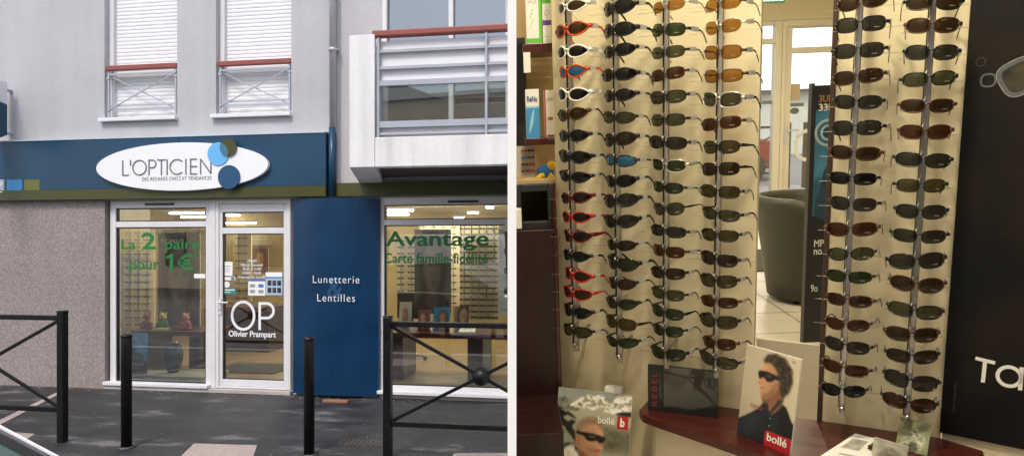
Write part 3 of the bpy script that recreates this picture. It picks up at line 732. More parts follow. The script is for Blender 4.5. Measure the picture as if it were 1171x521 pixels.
mb = MB(); mb.hexa([(kx1 * 0 + bx1 + .004, BF + .121, zbot + .06), (divider_x(BF + .121), BF + .121, zbot + .06), (divider_x(-.002), -.002, zbot + .06), (kx1 + .003, -.002, zbot + .06)],
                   [(bx1 + .004, BF + .121, zbot + .2), (divider_x(BF + .121), BF + .121, zbot + .2), (divider_x(-.002), -.002, zbot + .2), (kx1 + .003, -.002, zbot + .2)])
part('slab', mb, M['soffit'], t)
zh = V(500, 38, BF)
rails = MB(); ybr = BF + .05
def hz_(y0): return V(433, y0, ybr)
def rail(y0, h, d=.03): rails.box(bx1 + .02, divider_x(BF + .05), ybr - d / 2, ybr + d / 2, hz_(y0) - h / 2, hz_(y0) + h / 2)
rail(59.5, .025); rail(78.5, .025); rail(96, .045, .04); rail(143, .055, .04); rail(153.5, .02)
for px in (433.5, 556.5, 640):
    xx = S(px, ybr)
    if xx < divider_x(ybr) - .03: rails.box(xx - .010, xx + .010, ybr - .026, ybr + .024, zpar - .02, hz_(44))
part('railing', rails, M['steel'], t)
mb = MB(); zr = hz_(42); mb.box(bx1 - .03, divider_x(BF), ybr - .04, ybr + .04, zr - .01, zr + .045); part('handrail', mb, M['handr'], t, .01)
mb = MB(); mb.box(bx1 + .03, divider_x(BF + .1), ybr + .026, ybr + .036, hz_(94), hz_(47)); mb.box(bx1 + .03, divider_x(BF + .1), ybr + .026, ybr + .036, zpar - .01, hz_(145)); part('infill_panel', mb, M['white'], t)
part('glass_panel', B(bx1 + .03, divider_x(BF + .1), ybr + .026, ybr + .032, hz_(140.5), hz_(99)), M['glassb'], t)
# windows behind the balcony
t = thing('balcony_window', 'tall dark glazed window behind the balcony rail reflecting blue sky', 'window', FF, (bw0, .05, 2.5))
mb = MB(); frame_rect(mb, bw0, -.02, 2.5, 5.3, .05, .0, .10)
for px in (515.5,): xx = S(px); mb.box(xx - .025, xx + .025, .0, .1, 2.55, 5.25)
part('frame', mb, M['pvc'], t, .004)
part('pane', B(bw0 + .05, S(515.5) - .025, .05, .056, 2.55, 5.25), M['glassup'], t)
part('pane', B(S(515.5) + .025, -.07, .05, .056, 2.55, 5.25), M['glassup'], t)
mb = MB(); mb.box(bw0, -.02, .5, .52, 2.5, 5.3); part('curtain', mb, tone('curtain_grey', (.05, .05, .05), .9), t)

# ---- inside the shop: racks, counters, posters
def spectacles_small():
    m = MB()
    for s_ in (-1, 1):
        m.prism(ell(s_ * .030, 0, .026, .015, 12), -.004, .004)
    m.box(-.01, .01, -.004, .004, .0, .006)
    for s_ in (-1, 1): m.box(s_ * .055, s_ * .059, 0, .09, .002, .008)
    return m
sm = spectacles_small().mesh('spectacles', (0, 0, 0), tone('small_frames', (.09, .07, .055), .3))
first_small = []
def rack(xa, xb, ytop, ybot, yl, ncol, nrow, label, glabel, wall=True):
    x0, x1 = S(xa, yl), S(xb, yl); z1_, z0_ = V((xa + xb) / 2, ytop, yl), V((xa + xb) / 2, ybot, yl)
    t = thing('display_rack', label, 'display rack', FF, (x0, yl, z0_), 'spectacle racks inside the shop')
    if wall: part('backboard', B(x0, x1, yl + .1, yl + .12, z0_, z1_), M['cream'], t)
    for i in range(ncol):
        xx = x0 + (x1 - x0) * (i + .5) / ncol
        part('rod', B(xx - .008, xx + .008, yl + .02, yl + .03, z0_, z1_), M['chrome'], t)
        for j in range(nrow):
            o = bpy.data.objects.new('spectacles', sm); col.objects.link(o)
            base(o, FF, (xx, yl, z0_ + (z1_ - z0_) * (j + .5) / nrow))
            o['label'] = glabel; o['category'] = 'spectacles'; o['group'] = glabel
rack(132, 172, 262, 375, 2.6, 4, 14, 'wall rack of spectacles at the left inside the left shop window', 'small dark spectacles on the rack inside the left shop window')
rack(268, 284, 268, 345, 4.2, 2, 9, 'narrow spectacle rack seen through the glass of the door', 'small dark spectacles on the rack seen through the door')
rack(452, 476, 272, 350, 3.2, 2, 11, 'pale spectacle rack left of the grey poster in the right window', 'small dark spectacles on the rack left of the grey window poster')
rack(526, 569, 258, 366, 1.6, 5, 16, 'dense spectacle rack near the right end of the right window', 'small dark spectacles on the dense rack right of the grey window poster')
rack(181, 233, 262, 352, 4.6, 4, 11, 'distant spectacle rack on the back wall behind the portrait poster', 'small dark spectacles on the distant rack behind the portrait poster')
rack(478, 524, 256, 350, 4.4, 4, 12, 'distant spectacle rack behind the grey brown portrait poster', 'small dark spectacles on the distant rack of the right window')
def counter(xa, xb, yt, yl, depth, label, legs=((0, .12), (.85, 1)), th=.06, back=0):
    x0, x1 = S(xa, yl), S(xb, yl); zt_ = V((xa + xb) / 2, yt, yl)
    t = thing('counter', label, 'counter', FF, (x0, yl, .05), 'dark red counters inside the shop')
    part('top', B(x0, x1, yl, yl + depth, zt_ - th, zt_), M['wood'], t, .004)
    for a, b in legs: part('leg', B(x0 + (x1 - x0) * a, x0 + (x1 - x0) * b, yl + .03, yl + depth - .03, .05, zt_ - th - .001), M['wooddk'], t)
    return zt_, x0, x1
zc1, _, _ = counter(150, 233, 378, .75, .6, 'dark red display counter carrying small toys in the left window', ((0, .18), (.78, .92)))
counter(256, 306, 351, 2.6, .8, 'dark red curved reception desk seen through the door', ((.0, 1),))
counter(440, 584, 381, .8, .6, 'long dark red desk holding brochures in the right window', ((.0, .14), (.66, .78)))
# low grey plinth in the left window
solo('window_plinth', B(S(131, .2), S(233, .2), .18, .72, .05, .125), tone('plinth_grey', (.30, .30, .29), .7), 'low grey plinth on the floor of the left shop window', 'plinth', FF, (S(180, .4), .4, .05))
# urn
c = FF.hit(198, 428, .45); mb = MB()
mb.lathe((c.x, .45, .125), [(.055, 0), (.075, .03), (.108, .14), (.115, .22), (.100, .30), (.072, .345), (.082, .36), (.070, .362), (.05, .33)], 28)
solo('urn', mb, tone('urn_blue', (.008, .025, .06), .25, var=.5, vs=9), 'dark blue glazed urn standing on the grey plinth in the window', 'urn', FF, (c.x, .45, .125))
# small poster with a figure
def board(name, label, cat, fr, w, h, th, art, mat, origin=(0, 0, 0), easel=True, group=None):
    """flat printed board; art(mb) draws in 0..w, 0..h on y=-th/2"""
    t = thing(name, label, cat, fr, origin, group); mb = MB(); mb.box(0, w, -th / 2, th / 2, 0, h); part('board', mb, mat, t)
    a = MB(); ras = art(a)
    if ras is not None: ras.emit_to('picture', t, w, h, -th / 2 - .0012)
    if a.v: part('lettering', a, None, t)
    if easel:
        e = MB(); e.hexa([(w * .4, th / 2, h * .05), (w * .6, th / 2, h * .05), (w * .6, th / 2 + h * .22, 0), (w * .4, th / 2 + h * .22, 0)],
                         [(w * .4, th / 2, h * .7), (w * .6, th / 2, h * .7), (w * .6, th / 2 + .004, h * .7), (w * .4, th / 2 + .004, h * .7)]); part('easel', e, M['wpaper'], t)
    return t
def lay(mb, poly, w, h, k, th, mat, smooth=True):
    p = curve(poly) if smooth else poly
    a = sum(p[i][0] * p[(i + 1) % len(p)][1] - p[(i + 1) % len(p)][0] * p[i][1] for i in range(len(p)))
    if a < 0: p = p[::-1]
    mb.flat([(min(max(x, 0), 1) * w, min(max(z, 0), 1) * h) for x, z in p], -th / 2 - .0004 * k, mat)
p0 = FF.hit(132, 436, .30); p1_ = FF.hit(168, 381, .30); W_, H_ = p1_.x - p0.x, p1_.z - .126
def art_a(mb):
    r = Raster(60, 90, (.012, .014, .025)); r.put([(0, .3), (1, .3), (1, 1), (0, 1)], (.05, .24, .55), 3, 1, .7, 12, (.6, 1, .9), False)
    r.put([(.55, .62), (.75, .8), (.98, .97), (.8, .75), (.95, .6), (.7, .62)], (.22, .48, .68), 3, .8, .5, 6); r.put([(.3, .9), (.5, .86), (.7, 1), (.4, 1)], (.18, .40, .6), 4, .8, .5, 6)
    r.put([(.05, .30), (.85, .30), (.86, .45), (.66, .52), (.58, .62), (.46, .70), (.44, .84), (.30, .88), (.2, .78), (.16, .62), (.06, .5)], (.010, .014, .03), 1, 1, .4, 5)
    letter(mb, 'OPTIC ZONE', .1 * W_, .9 * W_, .2 * H_, .26 * H_, -.0062, M['whitel'], .0)
    for q_ in range(3): letter(mb, 'verres et montures', .1 * W_, (.7 - .1 * q_) * W_, (.13 - .04 * q_) * H_, (.15 - .04 * q_) * H_, -.0062, tone('print_grey', (.3, .3, .32)), 0)
    return r
board('window_poster', 'blue and black poster with a dark figure, low in the left shop window', 'poster', FF.tip((p0.x, .30, .126), 0, -.05), W_, H_, .01, art_a, tk)
# large portrait poster behind the toys
def portrait(bg, hair, skin, lip, nx=60, nz=80, dx=0.0, k=1.0, turn=.06):
    r = Raster(nx, nz, bg); r.tex(.35, 18)
    T_ = lambda p: [(.5 + dx + (x - .5) * k, .5 + (z - .5) * k) for x, z in p]
    r.put(T_([(.0, -.2), (.05, .14), (.28, .24), (.72, .24), (.95, .12), (1, -.2)]), tuple(c * .7 for c in hair), 2, 1, .3, 6)
    r.put(T_([(.18, .28), (.12, .6), (.25, .90), (.52, .97), (.80, .88), (.88, .6), (.82, .3), (.6, .2), (.35, .2)]), hair, 2, 1, .6, 3)
    r.put(T_([(.36, .1), (.36, .34), (.62, .34), (.62, .1)]), tuple(c * .6 for c in skin), 2)
    r.put(T_([(.30, .42), (.27, .6), (.32, .77), (.50, .85), (.68, .77), (.73, .58), (.68, .40), (.54, .25), (.44, .25)]), skin, 2, 1, .12, 6, (-1, .3, .9))
    for x in (.40 + turn * .5, .60 + turn * .5):
        r.put(T_(ell(x, .585, .055, .018, 10)), tuple(c * .22 for c in skin), 1, .8); r.put(T_(ell(x, .63, .075, .010, 10)), tuple(c * .4 for c in hair), 1, .7)
    r.put(T_([(.50 + turn, .58), (.55 + turn, .47), (.52 + turn, .44), (.47 + turn, .455), (.51 + turn, .48)]), tuple(c * .5 for c in skin), 1, .55)
    r.put(T_([(.42 + turn * .6, .365), (.50 + turn * .6, .385), (.60 + turn * .5, .365), (.51 + turn * .6, .335)]), lip, 1, .8)
    return r
p0 = FF.hit(181, 378, 1.5); p1_ = FF.hit(229, 266, 1.5); Wp, Hp = p1_.x - p0.x, p1_.z - p0.z
def art_b(mb):
    letter(mb, 'NOMAD', .08 * Wp, .62 * Wp, .90 * Hp, .94 * Hp, -.008, M['whitel'], .01)
    return portrait((.17, .17, .18), (.07, .07, .08), (.27, .24, .24), (.17, .10, .10), 70, 150)
board('portrait_poster', 'large grey portrait poster behind the toys in the left shop window', 'poster', FF.tip((p0.x, 1.5, p0.z), 0, 0), Wp, Hp, .01, art_b, M['wpaper'], easel=False)
p0 = FF.hit(474, 358, 1.4); p1_ = FF.hit(516, 262, 1.4); Wq, Hq = p1_.x - p0.x, p1_.z - p0.z
def art_c(mb): return portrait((.12, .105, .09), (.06, .05, .045), (.17, .13, .10), (.10, .06, .05), 60, 130)
board('portrait_poster', 'grey brown portrait poster hanging in the middle of the right shop window', 'poster', FF.tip((p0.x, 1.4, p0.z), 0, 0), Wq, Hq, .01, art_c, M['wpaper'], easel=False)
p0 = FF.hit(289, 312, 5.6); p1_ = FF.hit(307, 284, 5.6); Wr, Hr = p1_.x - p0.x, p1_.z - p0.z
def art_d(mb): return portrait((.28, .12, .07), (.10, .05, .03), (.48, .28, .12), (.35, .12, .12), 30, 40)
board('wall_poster', 'small reddish portrait poster on the yellow wall behind the door', 'poster', FF.tip((p0.x, 5.6, p0.z), 0, 0), Wr, Hr, .01, art_d, M['wpaper'], easel=False)
# brochures on the right window desk
zq = V(510, 381, .8)
def art_e(bg, hair, dx, k):
    return lambda mb: portrait(bg, hair, (.55, .33, .22), (.35, .12, .12), 36, 48, dx, k)
for (a, b, yt_, bg, lab) in ((495, 514, 351, ((.05, .30, .58), (.12, .06, .03), .08, .8), 'pale blue portrait card standing on the desk in the right window'),
                             (478, 492, 354, ((.30, .12, .15), (.20, .06, .03), -.1, .95), 'pink portrait card left of the blue one on the window desk'),
                             (519, 536, 350, ((.42, .30, .22), (.05, .03, .02), .15, 1.2), 'sand coloured portrait card right of the blue one on the window desk'),
                             (456, 470, 345, ((.62, .60, .55), (.35, .12, .08), .0, .6), 'white portrait card at the left of the window desk')):
    x0, x1 = S(a, 1.0), S(b, 1.0); h = V((a + b) / 2, yt_, 1.0) - zq
    board('display_card', lab, 'card', FF.tip((x0, 1.0, zq + .001), 0, -.12), x1 - x0, h, .006, art_e(*bg), M['wpaper'], group='portrait cards on the window desk')
x0 = S(524, .86); mb = MB(); mb.hexa([(x0, .86, zq + .002), (x0 + .2, .86, zq + .002), (x0 + .18, 1.0, zq + .002), (x0 - .0, 1.0, zq + .002)], [(x0, .86, zq + .02), (x0 + .2, .86, zq + .02), (x0 + .18, 1.0, zq + .05), (x0, 1.0, zq + .05)])
solo('booklet', mb, M['wpaper'], 'open white booklet lying on the desk in the right window', 'booklet', FF, (x0, .86, zq))
# office chair base seen under the desk
cx_, cy_ = S(464, 2.2), 2.2
t = thing('office_chair', 'office chair with chrome star base behind the window desk', 'chair', FF, (cx_, cy_, .05))
mb = MB(); mb.tube([(cx_, cy_, .12), (cx_, cy_, .48)], .025, 10)
for i in range(5):
    a = i * 2 * PI / 5 + .3; mb.tube([(cx_, cy_, .15), (cx_ + .27 * math.cos(a), cy_ + .27 * math.sin(a), .11)], .016, 8)
part('base', mb, M['chrome'], t)
for i in range(5):
    a = i * 2 * PI / 5 + .3; w_ = MB(); w_.ball((cx_ + .27 * math.cos(a), cy_ + .27 * math.sin(a), .08), .032, 10, sc=(1, .6, 1)); part('caster', w_, M['dark'], t)
mb = MB(); mb.box(cx_ - .22, cx_ + .22, cy_ - .22, cy_ + .22, .48, .56); part('seat', mb, M['dark'], t, .03)
mb = MB(); mb.box(cx_ - .2, cx_ + .2, cy_ + .2, cy_ + .26, .62, 1.0); mb.box(cx_ - .03, cx_ + .03, cy_ + .22, cy_ + .28, .5, .64); part('backrest', mb, M['dark'], t, .02)
# toys on the counter
def toy(px, m, m2, label, tall=.17):
    c = FF.hit(px, 376, .92); x, y, z = c.x, .92, zc1
    t = thing('soft_toy', label, 'toy', FF, (x, y, z), 'small toys on the window counter')
    K_ = 1.3; f_ = lambda p: (x + (p[0] - x) * K_, y + (p[1] - y) * K_, z + (p[2] - z) * K_)
    mb = MB(); mb.ball((x, y, z + .05), .05, 12, sc=(.9, .8, 1)); 
    for s_ in (-1, 1): mb.ball((x + s_ * .045, y - .02, z + .018), .022, 10, sc=(1, 1.4, .8)); mb.tube([(x + s_ * .035, y - .01, z + .075), (x + s_ * .065, y - .03, z + .04)], .012, 8)
    mb.map(f_); part('body', mb, m, t)
    mb = MB(); mb.ball((x, y - .01, z + .125), .036, 12)
    for s_ in (-1, 1): mb.ball((x + s_ * .026, y, z + .158), .012, 8)
    mb.map(f_); part('head', mb, m2, t)
toy(169, tone('toy_orange', (.35, .13, .03), .9), tone('toy_rust', (.30, .10, .04), .9), 'orange brown soft toy sitting at the left of the window counter')
toy(187, tone('toy_green', (.05, .22, .05), .9), tone('toy_sand', (.5, .4, .15), .9), 'green soft toy with a sandy head in the middle of the window counter')
toy(213, tone('toy_pink', (.45, .10, .12), .9), tone('toy_skin', (.5, .25, .2), .9), 'pink soft toy at the right of the window counter')
c = FF.hit(186, 378, .82); mb = MB(); mb.box(c.x - .07, c.x + .07, .78, .86, zc1, zc1 + .025)
solo('yellow_tray', mb, tone('toy_yellow', (.6, .5, .03)), 'small yellow tray in front of the green toy', 'tray', FF, (c.x, .82, zc1), bevel=.005)
c = FF.hit(204, 377, .84); t = thing('toy_car', 'small red model car between the toys on the window counter', 'toy car', FF, (c.x, .84, zc1))
mb = MB(); mb.prism([(c.x - .07, zc1 + .012), (c.x + .07, zc1 + .012), (c.x + .07, zc1 + .03), (c.x + .03, zc1 + .035), (c.x + .01, zc1 + .052), (c.x - .035, zc1 + .052), (c.x - .07, zc1 + .035)], .81, .87); part('body', mb, M['redcar'], t, .003)
for s_ in (-1, 1):
    mb = MB(); mb.tube([(c.x + s_ * .042, .805, zc1 + .013), (c.x + s_ * .042, .875, zc1 + .013)], .0128, 12); part('wheel', mb, M['rubber'], t)
# door mat
solo('door_mat', B(S(256, 1.3), S(330, 1.3), .9, 1.6, .051, .062), M['mat'], 'dark doormat on the tiled floor just inside the glass door', 'mat', FF, (S(290, 1.3), 1.3, .05))
# air conditioner on the yellow wall
solo('air_conditioner', B(S(262, 5.9), S(300, 5.9), 6.1, 6.3, V(280, 280, 5.9), V(280, 273, 5.9)), M['cream'], 'long pale air conditioner high on the yellow wall behind the door', 'air conditioner', FF, (S(280, 5.9), 6.2, 2.0), bevel=.01)
# ceiling tubes
i = 0
tubes = [(195, 236, 243), (208, 234, 247.5), (131, 141, 246.5), (150, 160, 250.5), (251, 276, 245.5), (252, 292, 254.5), (438, 474, 239.8), (438, 467, 244.5), (556, 564, 236.2), (535, 547, 242.5), (520, 530, 248.3)]
where = ['long tube in the left transom', 'lower long tube in the left transom', 'short tube at the left end of the left transom', 'second short tube of the left transom', 'upper tube above the door', 'lower tube above the door', 'upper tube above the Avantage lettering', 'lower tube above the Avantage lettering', 'topmost small lamp at the right of the right transom', 'middle small lamp of the right transom', 'lowest small lamp of the right transom']
for (a, b, y), lab in zip(tubes, where):
    zl = 2.34; A = FF.hitz(a, y, zl); Bq = FF.hitz(b, y, zl)
    if A.y > 6.2: zl = V(a, y, 6.0); A = FF.hit(a, y, 6.0); Bq = FF.hit(b, y, 6.0)
    t = thing('ceiling_lamp', 'glowing ceiling lamp, ' + lab, 'lamp', FF, (A.x, A.y, zl), 'ceiling lamps inside the shop')
    h_ = MB(); h_.box(A.x - .02, Bq.x + .02, A.y - .06, A.y + .06, zl + .004, zl + .03); h_.box(A.x + .01, A.x + .016, A.y - .003, A.y + .003, zl + .03, 2.362); h_.box(Bq.x - .016, Bq.x - .01, A.y - .003, A.y + .003, zl + .03, 2.362); part('housing', h_, M['white'], t)
    k = MB(); k.box(A.x, Bq.x, A.y - .045, A.y + .045, zl - .03, zl + .003); part('diffuser', k, tube_lamp, t)

# ---- barriers and bollards
def barrier(xl, lab, fr=FK, stop=None):
    """black crossed barrier starting at local x of one post and running dirn"""
    t = thing('street_barrier', lab, 'barrier', fr, (xl, 0, 0), 'black crossed street barriers')
    w = 1.47; pw = .031; H_ = 1.085
    xe_ = xl + w - pw if stop is None else stop
    for x in ((xl, xl + w) if stop is None else (xl,)):
        m = MB(); m.box(x - pw, x + pw, -pw, pw, 0, H_); m.box(x - pw - .004, x + pw + .004, -pw - .004, pw + .004, H_, H_ + .012); part('post', m, M['black'], t, .006)
    zt, zb = 1.035, .27
    m = MB(); m.box(xl + pw, xe_, -.02, .02, zt - .02, zt + .02); part('top_rail', m, M['black'], t, .004)
    m = MB(); m.box(xl + pw, xe_, -.018, .018, zb - .02, zb + .02); part('bottom_rail', m, M['black'], t, .004)
    c = (xl + w / 2, 0, (zt + zb) / 2)
    m = MB()
    for sx_ in (0, 1):
        for z in (zt - .02, zb + .02):
            a_ = Vector((xl + pw if sx_ == 0 else xl + w - pw, 0, z)); cv = Vector(c)
            if stop is not None and a_.x > stop: a_ = cv.lerp(a_, (stop - cv.x) / (a_.x - cv.x))
            m.bar(a_, cv, .02, .026)
    part('cross_bar', m, M['black'], t, .003)
    m = MB(); m.ball(c, .072, 20); part('ball', m, M['black'], t)
xl = FK.hit(443.5, 400, 0).x
barrier(xl, 'black crossed metal barrier with a central ball before the right window', FK, -.018)
barrier(FK.hit(71.5, 400, 0).x - 1.47, 'black crossed metal barrier at the left edge of the pavement')
for px, lab in ((149.5, 'black round bollard in front of the left shop window'), (353.5, 'black round bollard in front of the blue pillar')):
    x = FK.hit(px, 400, 0).x; yb_ = -.05 if px < 200 else 0
    t = thing('bollard', lab, 'bollard', FK, (x, yb_, 0), 'black bollards along the pavement')
    m = MB(); m.lathe((x, yb_, 0), [(.041, 0), (.041, .895), (.039, .903)], 24); part('post', m, M['black'], t)
    m = MB(); m.lathe((x, yb_, .895), [(.044, 0), (.044, .012), (.036, .024), (.012, .027)], 24); part('cap', m, M['black'], t)
    m = MB(); m.lathe((x, yb_, 0), [(.075, .001), (.072, .006), (.045, .009)], 16); part('footing', m, M['asph'], t)

# ---- car at the lower left
t = thing('parked_car', 'dark aubergine car whose windscreen edge shows in the lower left corner', 'car', FW, (-3.0, 1.85, -.13))
yn, yf = 1.05, 2.74
prof = [(-4.75, .2), (-4.72, .55), (-4.6, .80), (-4.4, .86), (-1.66, .80), (-1.2, .76), (-.85, .62), (-.74, .45), (-.76, .2)]
mb = MB()
def sec(ins, zs):  return [(x, z) for x, z in prof]
k = len(prof); vs = []
for (y, ins) in ((yn, .08), (yn + .07, .0), (yf - .07, .0), (yf, .08)):
    for x, z in prof: vs.append((x + (ins if x < -2.7 else -ins), y, z - (ins * .4 if z > .5 else 0)))
fs = [tuple(range(k)), tuple(range(4 * k - 1, 3 * k - 1, -1))]
for r in range(3):
    for i in range(k): fs.append((r * k + i, (r + 1) * k + i, (r + 1) * k + (i + 1) % k, r * k + (i + 1) % k))
mb.add(vs, fs); part('body', mb, M['paint'], t, .02)
# windscreen and pillars : far pillar passes through the points seen in the photograph
f_lo = FW.hit(50, 523, 2.66); f_hi = FW.hit(-2, 495, 2.66)
dirp = (f_hi - f_lo).normalized()
lo = f_lo - dirp * .10; hi = f_lo + dirp * 1.12
n_lo, n_hi = Vector((lo.x, 1.12, lo.z)), Vector((hi.x + .02, 1.28, hi.z)); hi = Vector((hi.x + .02, 2.50 + .12, hi.z))
rear_lo_f, rear_hi_f = Vector((-4.55, 2.62, .86)), Vector((-4.1, 2.5, hi.z - .04)); rear_lo_n, rear_hi_n = Vector((-4.55, 1.14, .86)), Vector((-4.1, 1.3, hi.z - .04))
mb = MB(); nn = (hi - lo).cross(n_lo - lo).normalized() * .004
if nn.z < 0: nn = -nn
e = Vector((0, .05, 0))
mb.hexa([lo - e, hi - e, n_hi + e, n_lo + e], [lo - e + nn, hi - e + nn, n_hi + e + nn, n_lo + e + nn]); part('windscreen', mb, M['scr'], t)
mb = MB()
mb.bar(lo - e * .55, hi - e * .55, .055, .016); part('screen_seal', mb, M['rubber'], t)
mb = MB(); mb.bar(n_lo + e * .5, n_hi + e * .5, .055, .02); part('screen_seal', mb, M['rubber'], t)
for pa, pb, w1_, w2_ in ((lo + Vector((0, .012, -.004)), hi + Vector((0, .012, -.004)), .03, .03), (n_lo, n_hi, .05, .03), (rear_lo_f, rear_hi_f, .05, .12), (rear_lo_n, rear_hi_n, .05, .12)):
    mb = MB(); mb.bar(pa, pb, w1_, w2_); part('pillar', mb, M['paint'], t, .008)
mb = MB(); mb.bar(lo + Vector((0, .03, .012)), hi + Vector((0, .03, .012)), .012, .010); part('highlight_strip', mb, tone('highlight_white', (.8, .8, .85), .2), t)  # pale bar stands in for the highlight along the far pillar edge
mb = MB(); up = Vector((0, 0, .03)); mb.hexa([hi, rear_hi_f, rear_hi_n, n_hi], [hi + up, rear_hi_f + up, rear_hi_n + up, n_hi + up]); part('roof', mb, M['paint'], t, .012)
mb = MB(); mb.hexa([(-1.8, 2.6, .83), (-4.4, 2.6, .86), (-4.4, 2.606, .86), (-1.8, 2.606, .83)], [(hi.x, 2.55, hi.z), (-4.12, 2.5, hi.z - .04), (-4.12, 2.506, hi.z - .04), (hi.x, 2.556, hi.z)])
mb.hexa([(-1.85, 1.14, .83), (-4.4, 1.14, .86), (-4.4, 1.146, .86), (-1.85, 1.146, .83)], [(hi.x, 1.28, hi.z), (-4.12, 1.3, hi.z - .04), (-4.12, 1.306, hi.z - .04), (hi.x, 1.286, hi.z)]); part('side_window', mb, M['scr'], t)
mb = MB(); mb.box(-2.2, -1.75, 1.2, 2.55, .70, .78); part('dashboard', mb, M['dark'], t, .02)
for x in (-1.45, -4.0):
    for y in (yn + .1, yf - .1):
        w_ = MB(); w_.tube([(x, y - .09, .165), (x, y + .09, .165)], .295, 28); o = part('wheel', w_, M['rubber'], t)
        r_ = MB(); r_.tube([(x, y - .095, .165), (x, y + .095, .165)], .18, 24); part('rim', r_, M['chrome'], o)
for y in (yn + .12, yf - .32): part('headlight', B(-.90, -.765, y, y + .2, .46, .56), M['wpaper'], t, .02)

# ---- across the street (seen as reflections)
t = thing('opposite_building', 'beige rendered building across the street with rows of dark windows', 'building', FW, (-9, -11, -.13))
mb = MB(); mb.box(-24, 3, -17, -11, -.13, 7.0); part('wall', mb, M['beige'], t)
mb = MB(); mb.prism([(-17.2, 7.0), (-10.8, 7.0), (-14, 8.6)], -24.2, 3.2, plane='yz'); part('roof', mb, tone('slate', (.08, .08, .09), .7), t)
for i in range(10):
    for z in (.9, 4.2): part('window', B(-23 + i * 2.6, -21.9 + i * 2.6, -11.03, -10.9, z, z + 1.5), M['dkwin'], t)
t = thing('parked_van', 'white van parked across the street before the beige building', 'van', FW, (-6, -6.5, -.13))
mb = MB(); mb.prism([(-8.6, .2), (-8.6, 2.1), (-4.9, 2.1), (-4.1, 1.25), (-3.3, 1.05), (-3.2, .2)], -7.4, -5.6); part('body', mb, M['white'], t, .08)
part('side_window', B(-5.9, -4.9, -5.605, -5.58, 1.25, 1.85), M['dkwin'], t)
for x in (-7.7, -4.1):
    m = MB(); m.tube([(x, -7.35, .2), (x, -5.57, .2)], .33, 24); part('wheel', m, M['rubber'], t)

# ================================================================== ADDED DIVIDER
mb = MB(); mb.box(-.005, .005, .8, 16.5, -.13, 7.2)  # added panel: fills the white gap and keeps daylight out of the interior
solo('divider_panel', mb, M['divider'], 'tall added white divider standing for the blank gap between street and interior', 'wall', FW, (0, .8, -.13))

# ================================================================== RIGHT: INSIDE THE SHOP
FL = FLOOR; CE = 1.7; XL, XR, YB, YE = .06, 2.7, -1.5, 9.4
struct('floor', B(XL, XR + 2.5, YB, YE, FL - .05, FL), M['tiles'], FR)
sh = thing('shop_room', 'cream walled shop interior with an entrance wall of tall white framed glazing', 'room', FR, (1.4, 4, FL))
part('ceiling', B(XL - .1, XR + 2.5, YB, YE + .2, CE, CE + .08), M['creamw'], sh)
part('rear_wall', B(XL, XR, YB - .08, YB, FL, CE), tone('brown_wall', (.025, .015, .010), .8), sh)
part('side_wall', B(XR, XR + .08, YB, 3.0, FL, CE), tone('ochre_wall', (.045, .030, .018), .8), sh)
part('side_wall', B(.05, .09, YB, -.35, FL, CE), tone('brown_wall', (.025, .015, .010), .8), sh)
mb = MB(); mb.box(XR, XR + 2.5, 3.0, 3.08, FL, CE); mb.box(XR + 2.4, XR + 2.5, 3.08, YE, FL, CE); part('side_wall', mb, M['creamw'], sh)
def ex(x): return FR.hit(x, 130, YE).x
def ez(y, x=905): return FR.hit(x, y, YE).z
# entrance wall openings
wx0, wx1, dx0, dx1 = ex(812), ex(885), ex(893), ex(985)
zh = ez(23)
mb = MB(); mb.box(XL - .1, wx0, YE, YE + .2, FL, CE); mb.box(dx1, XR + 2.5, YE, YE + .2, FL, CE); mb.box(wx0, dx1, YE, YE + .2, zh, CE)
part('entrance_wall', mb, M['creamw'], sh)
M['dframe'] = pm('cream_frame', (.74, .70, .60), .4, var=.04)
t = thing('side_window', 'tall white framed side window left of the entrance door', 'window', FR, (wx0, YE, FL))
mb = MB(); mb.box(wx0, wx0 + .08, YE + .02, YE + .12, FL, zh); mb.box(wx1, dx0 - .005, YE, YE + .13, FL, zh)
mb.box(wx0 + .08, wx1, YE + .02, YE + .12, ez(49), ez(43)); mb.box(wx0 + .08, wx1, YE + .02, YE + .12, FL, FL + .12); mb.box(wx0 + .08, wx1, YE + .02, YE + .12, zh - .05, zh)
part('frame', mb, M['dframe'], t, .006)
pw = part('pane', B(wx0 + .08, wx1, YE + .06, YE + .066, FL + .12, zh - .05), M['glass'], t)
mb = MB(); mb.box(wx0 + .1, wx1 - .01, YE + .05, YE + .058, ez(118), ez(114)); part('band', mb, tone('band_grey', (.2, .22, .2)), pw)
t = thing('entrance_door', 'white framed glass entrance door seen from inside beyond the racks', 'door', FR, (dx0, YE, FL))
mb = MB(); frame_rect(mb, dx0, dx1, FL, zh - .003, .05, YE + .0, YE + .12, .02, .08); part('frame', mb, M['dframe'], t, .005)
l0, l1 = ex(897), ex(980); g0, g1 = ex(904.5), ex(973)
mb = MB(); zt0, zt1, zb1, zb0 = ez(54.5), ez(32), ez(61), FL + .14
mb.box(l0, g0, YE + .02, YE + .1, FL + .02, zh - .085); mb.box(g1, l1, YE + .02, YE + .1, FL + .02, zh - .085)
mb.box(g0, g1, YE + .02, YE + .1, FL + .02, zb0); mb.box(g0, g1, YE + .02, YE + .1, zb1, zt0); mb.box(g0, g1, YE + .02, YE + .1, zt1, zh - .085)
part('leaf', mb, M['dframe'], t, .005)
pd = part('pane', B(g0, g1, YE + .06, YE + .066, zb0, zb1), M['glass'], t)
part('transom_pane', B(g0, g1, YE + .06, YE + .066, zt0, zt1), M['glass'], t)
mb = MB(); hz = ez(149); hx = ex(899.5)
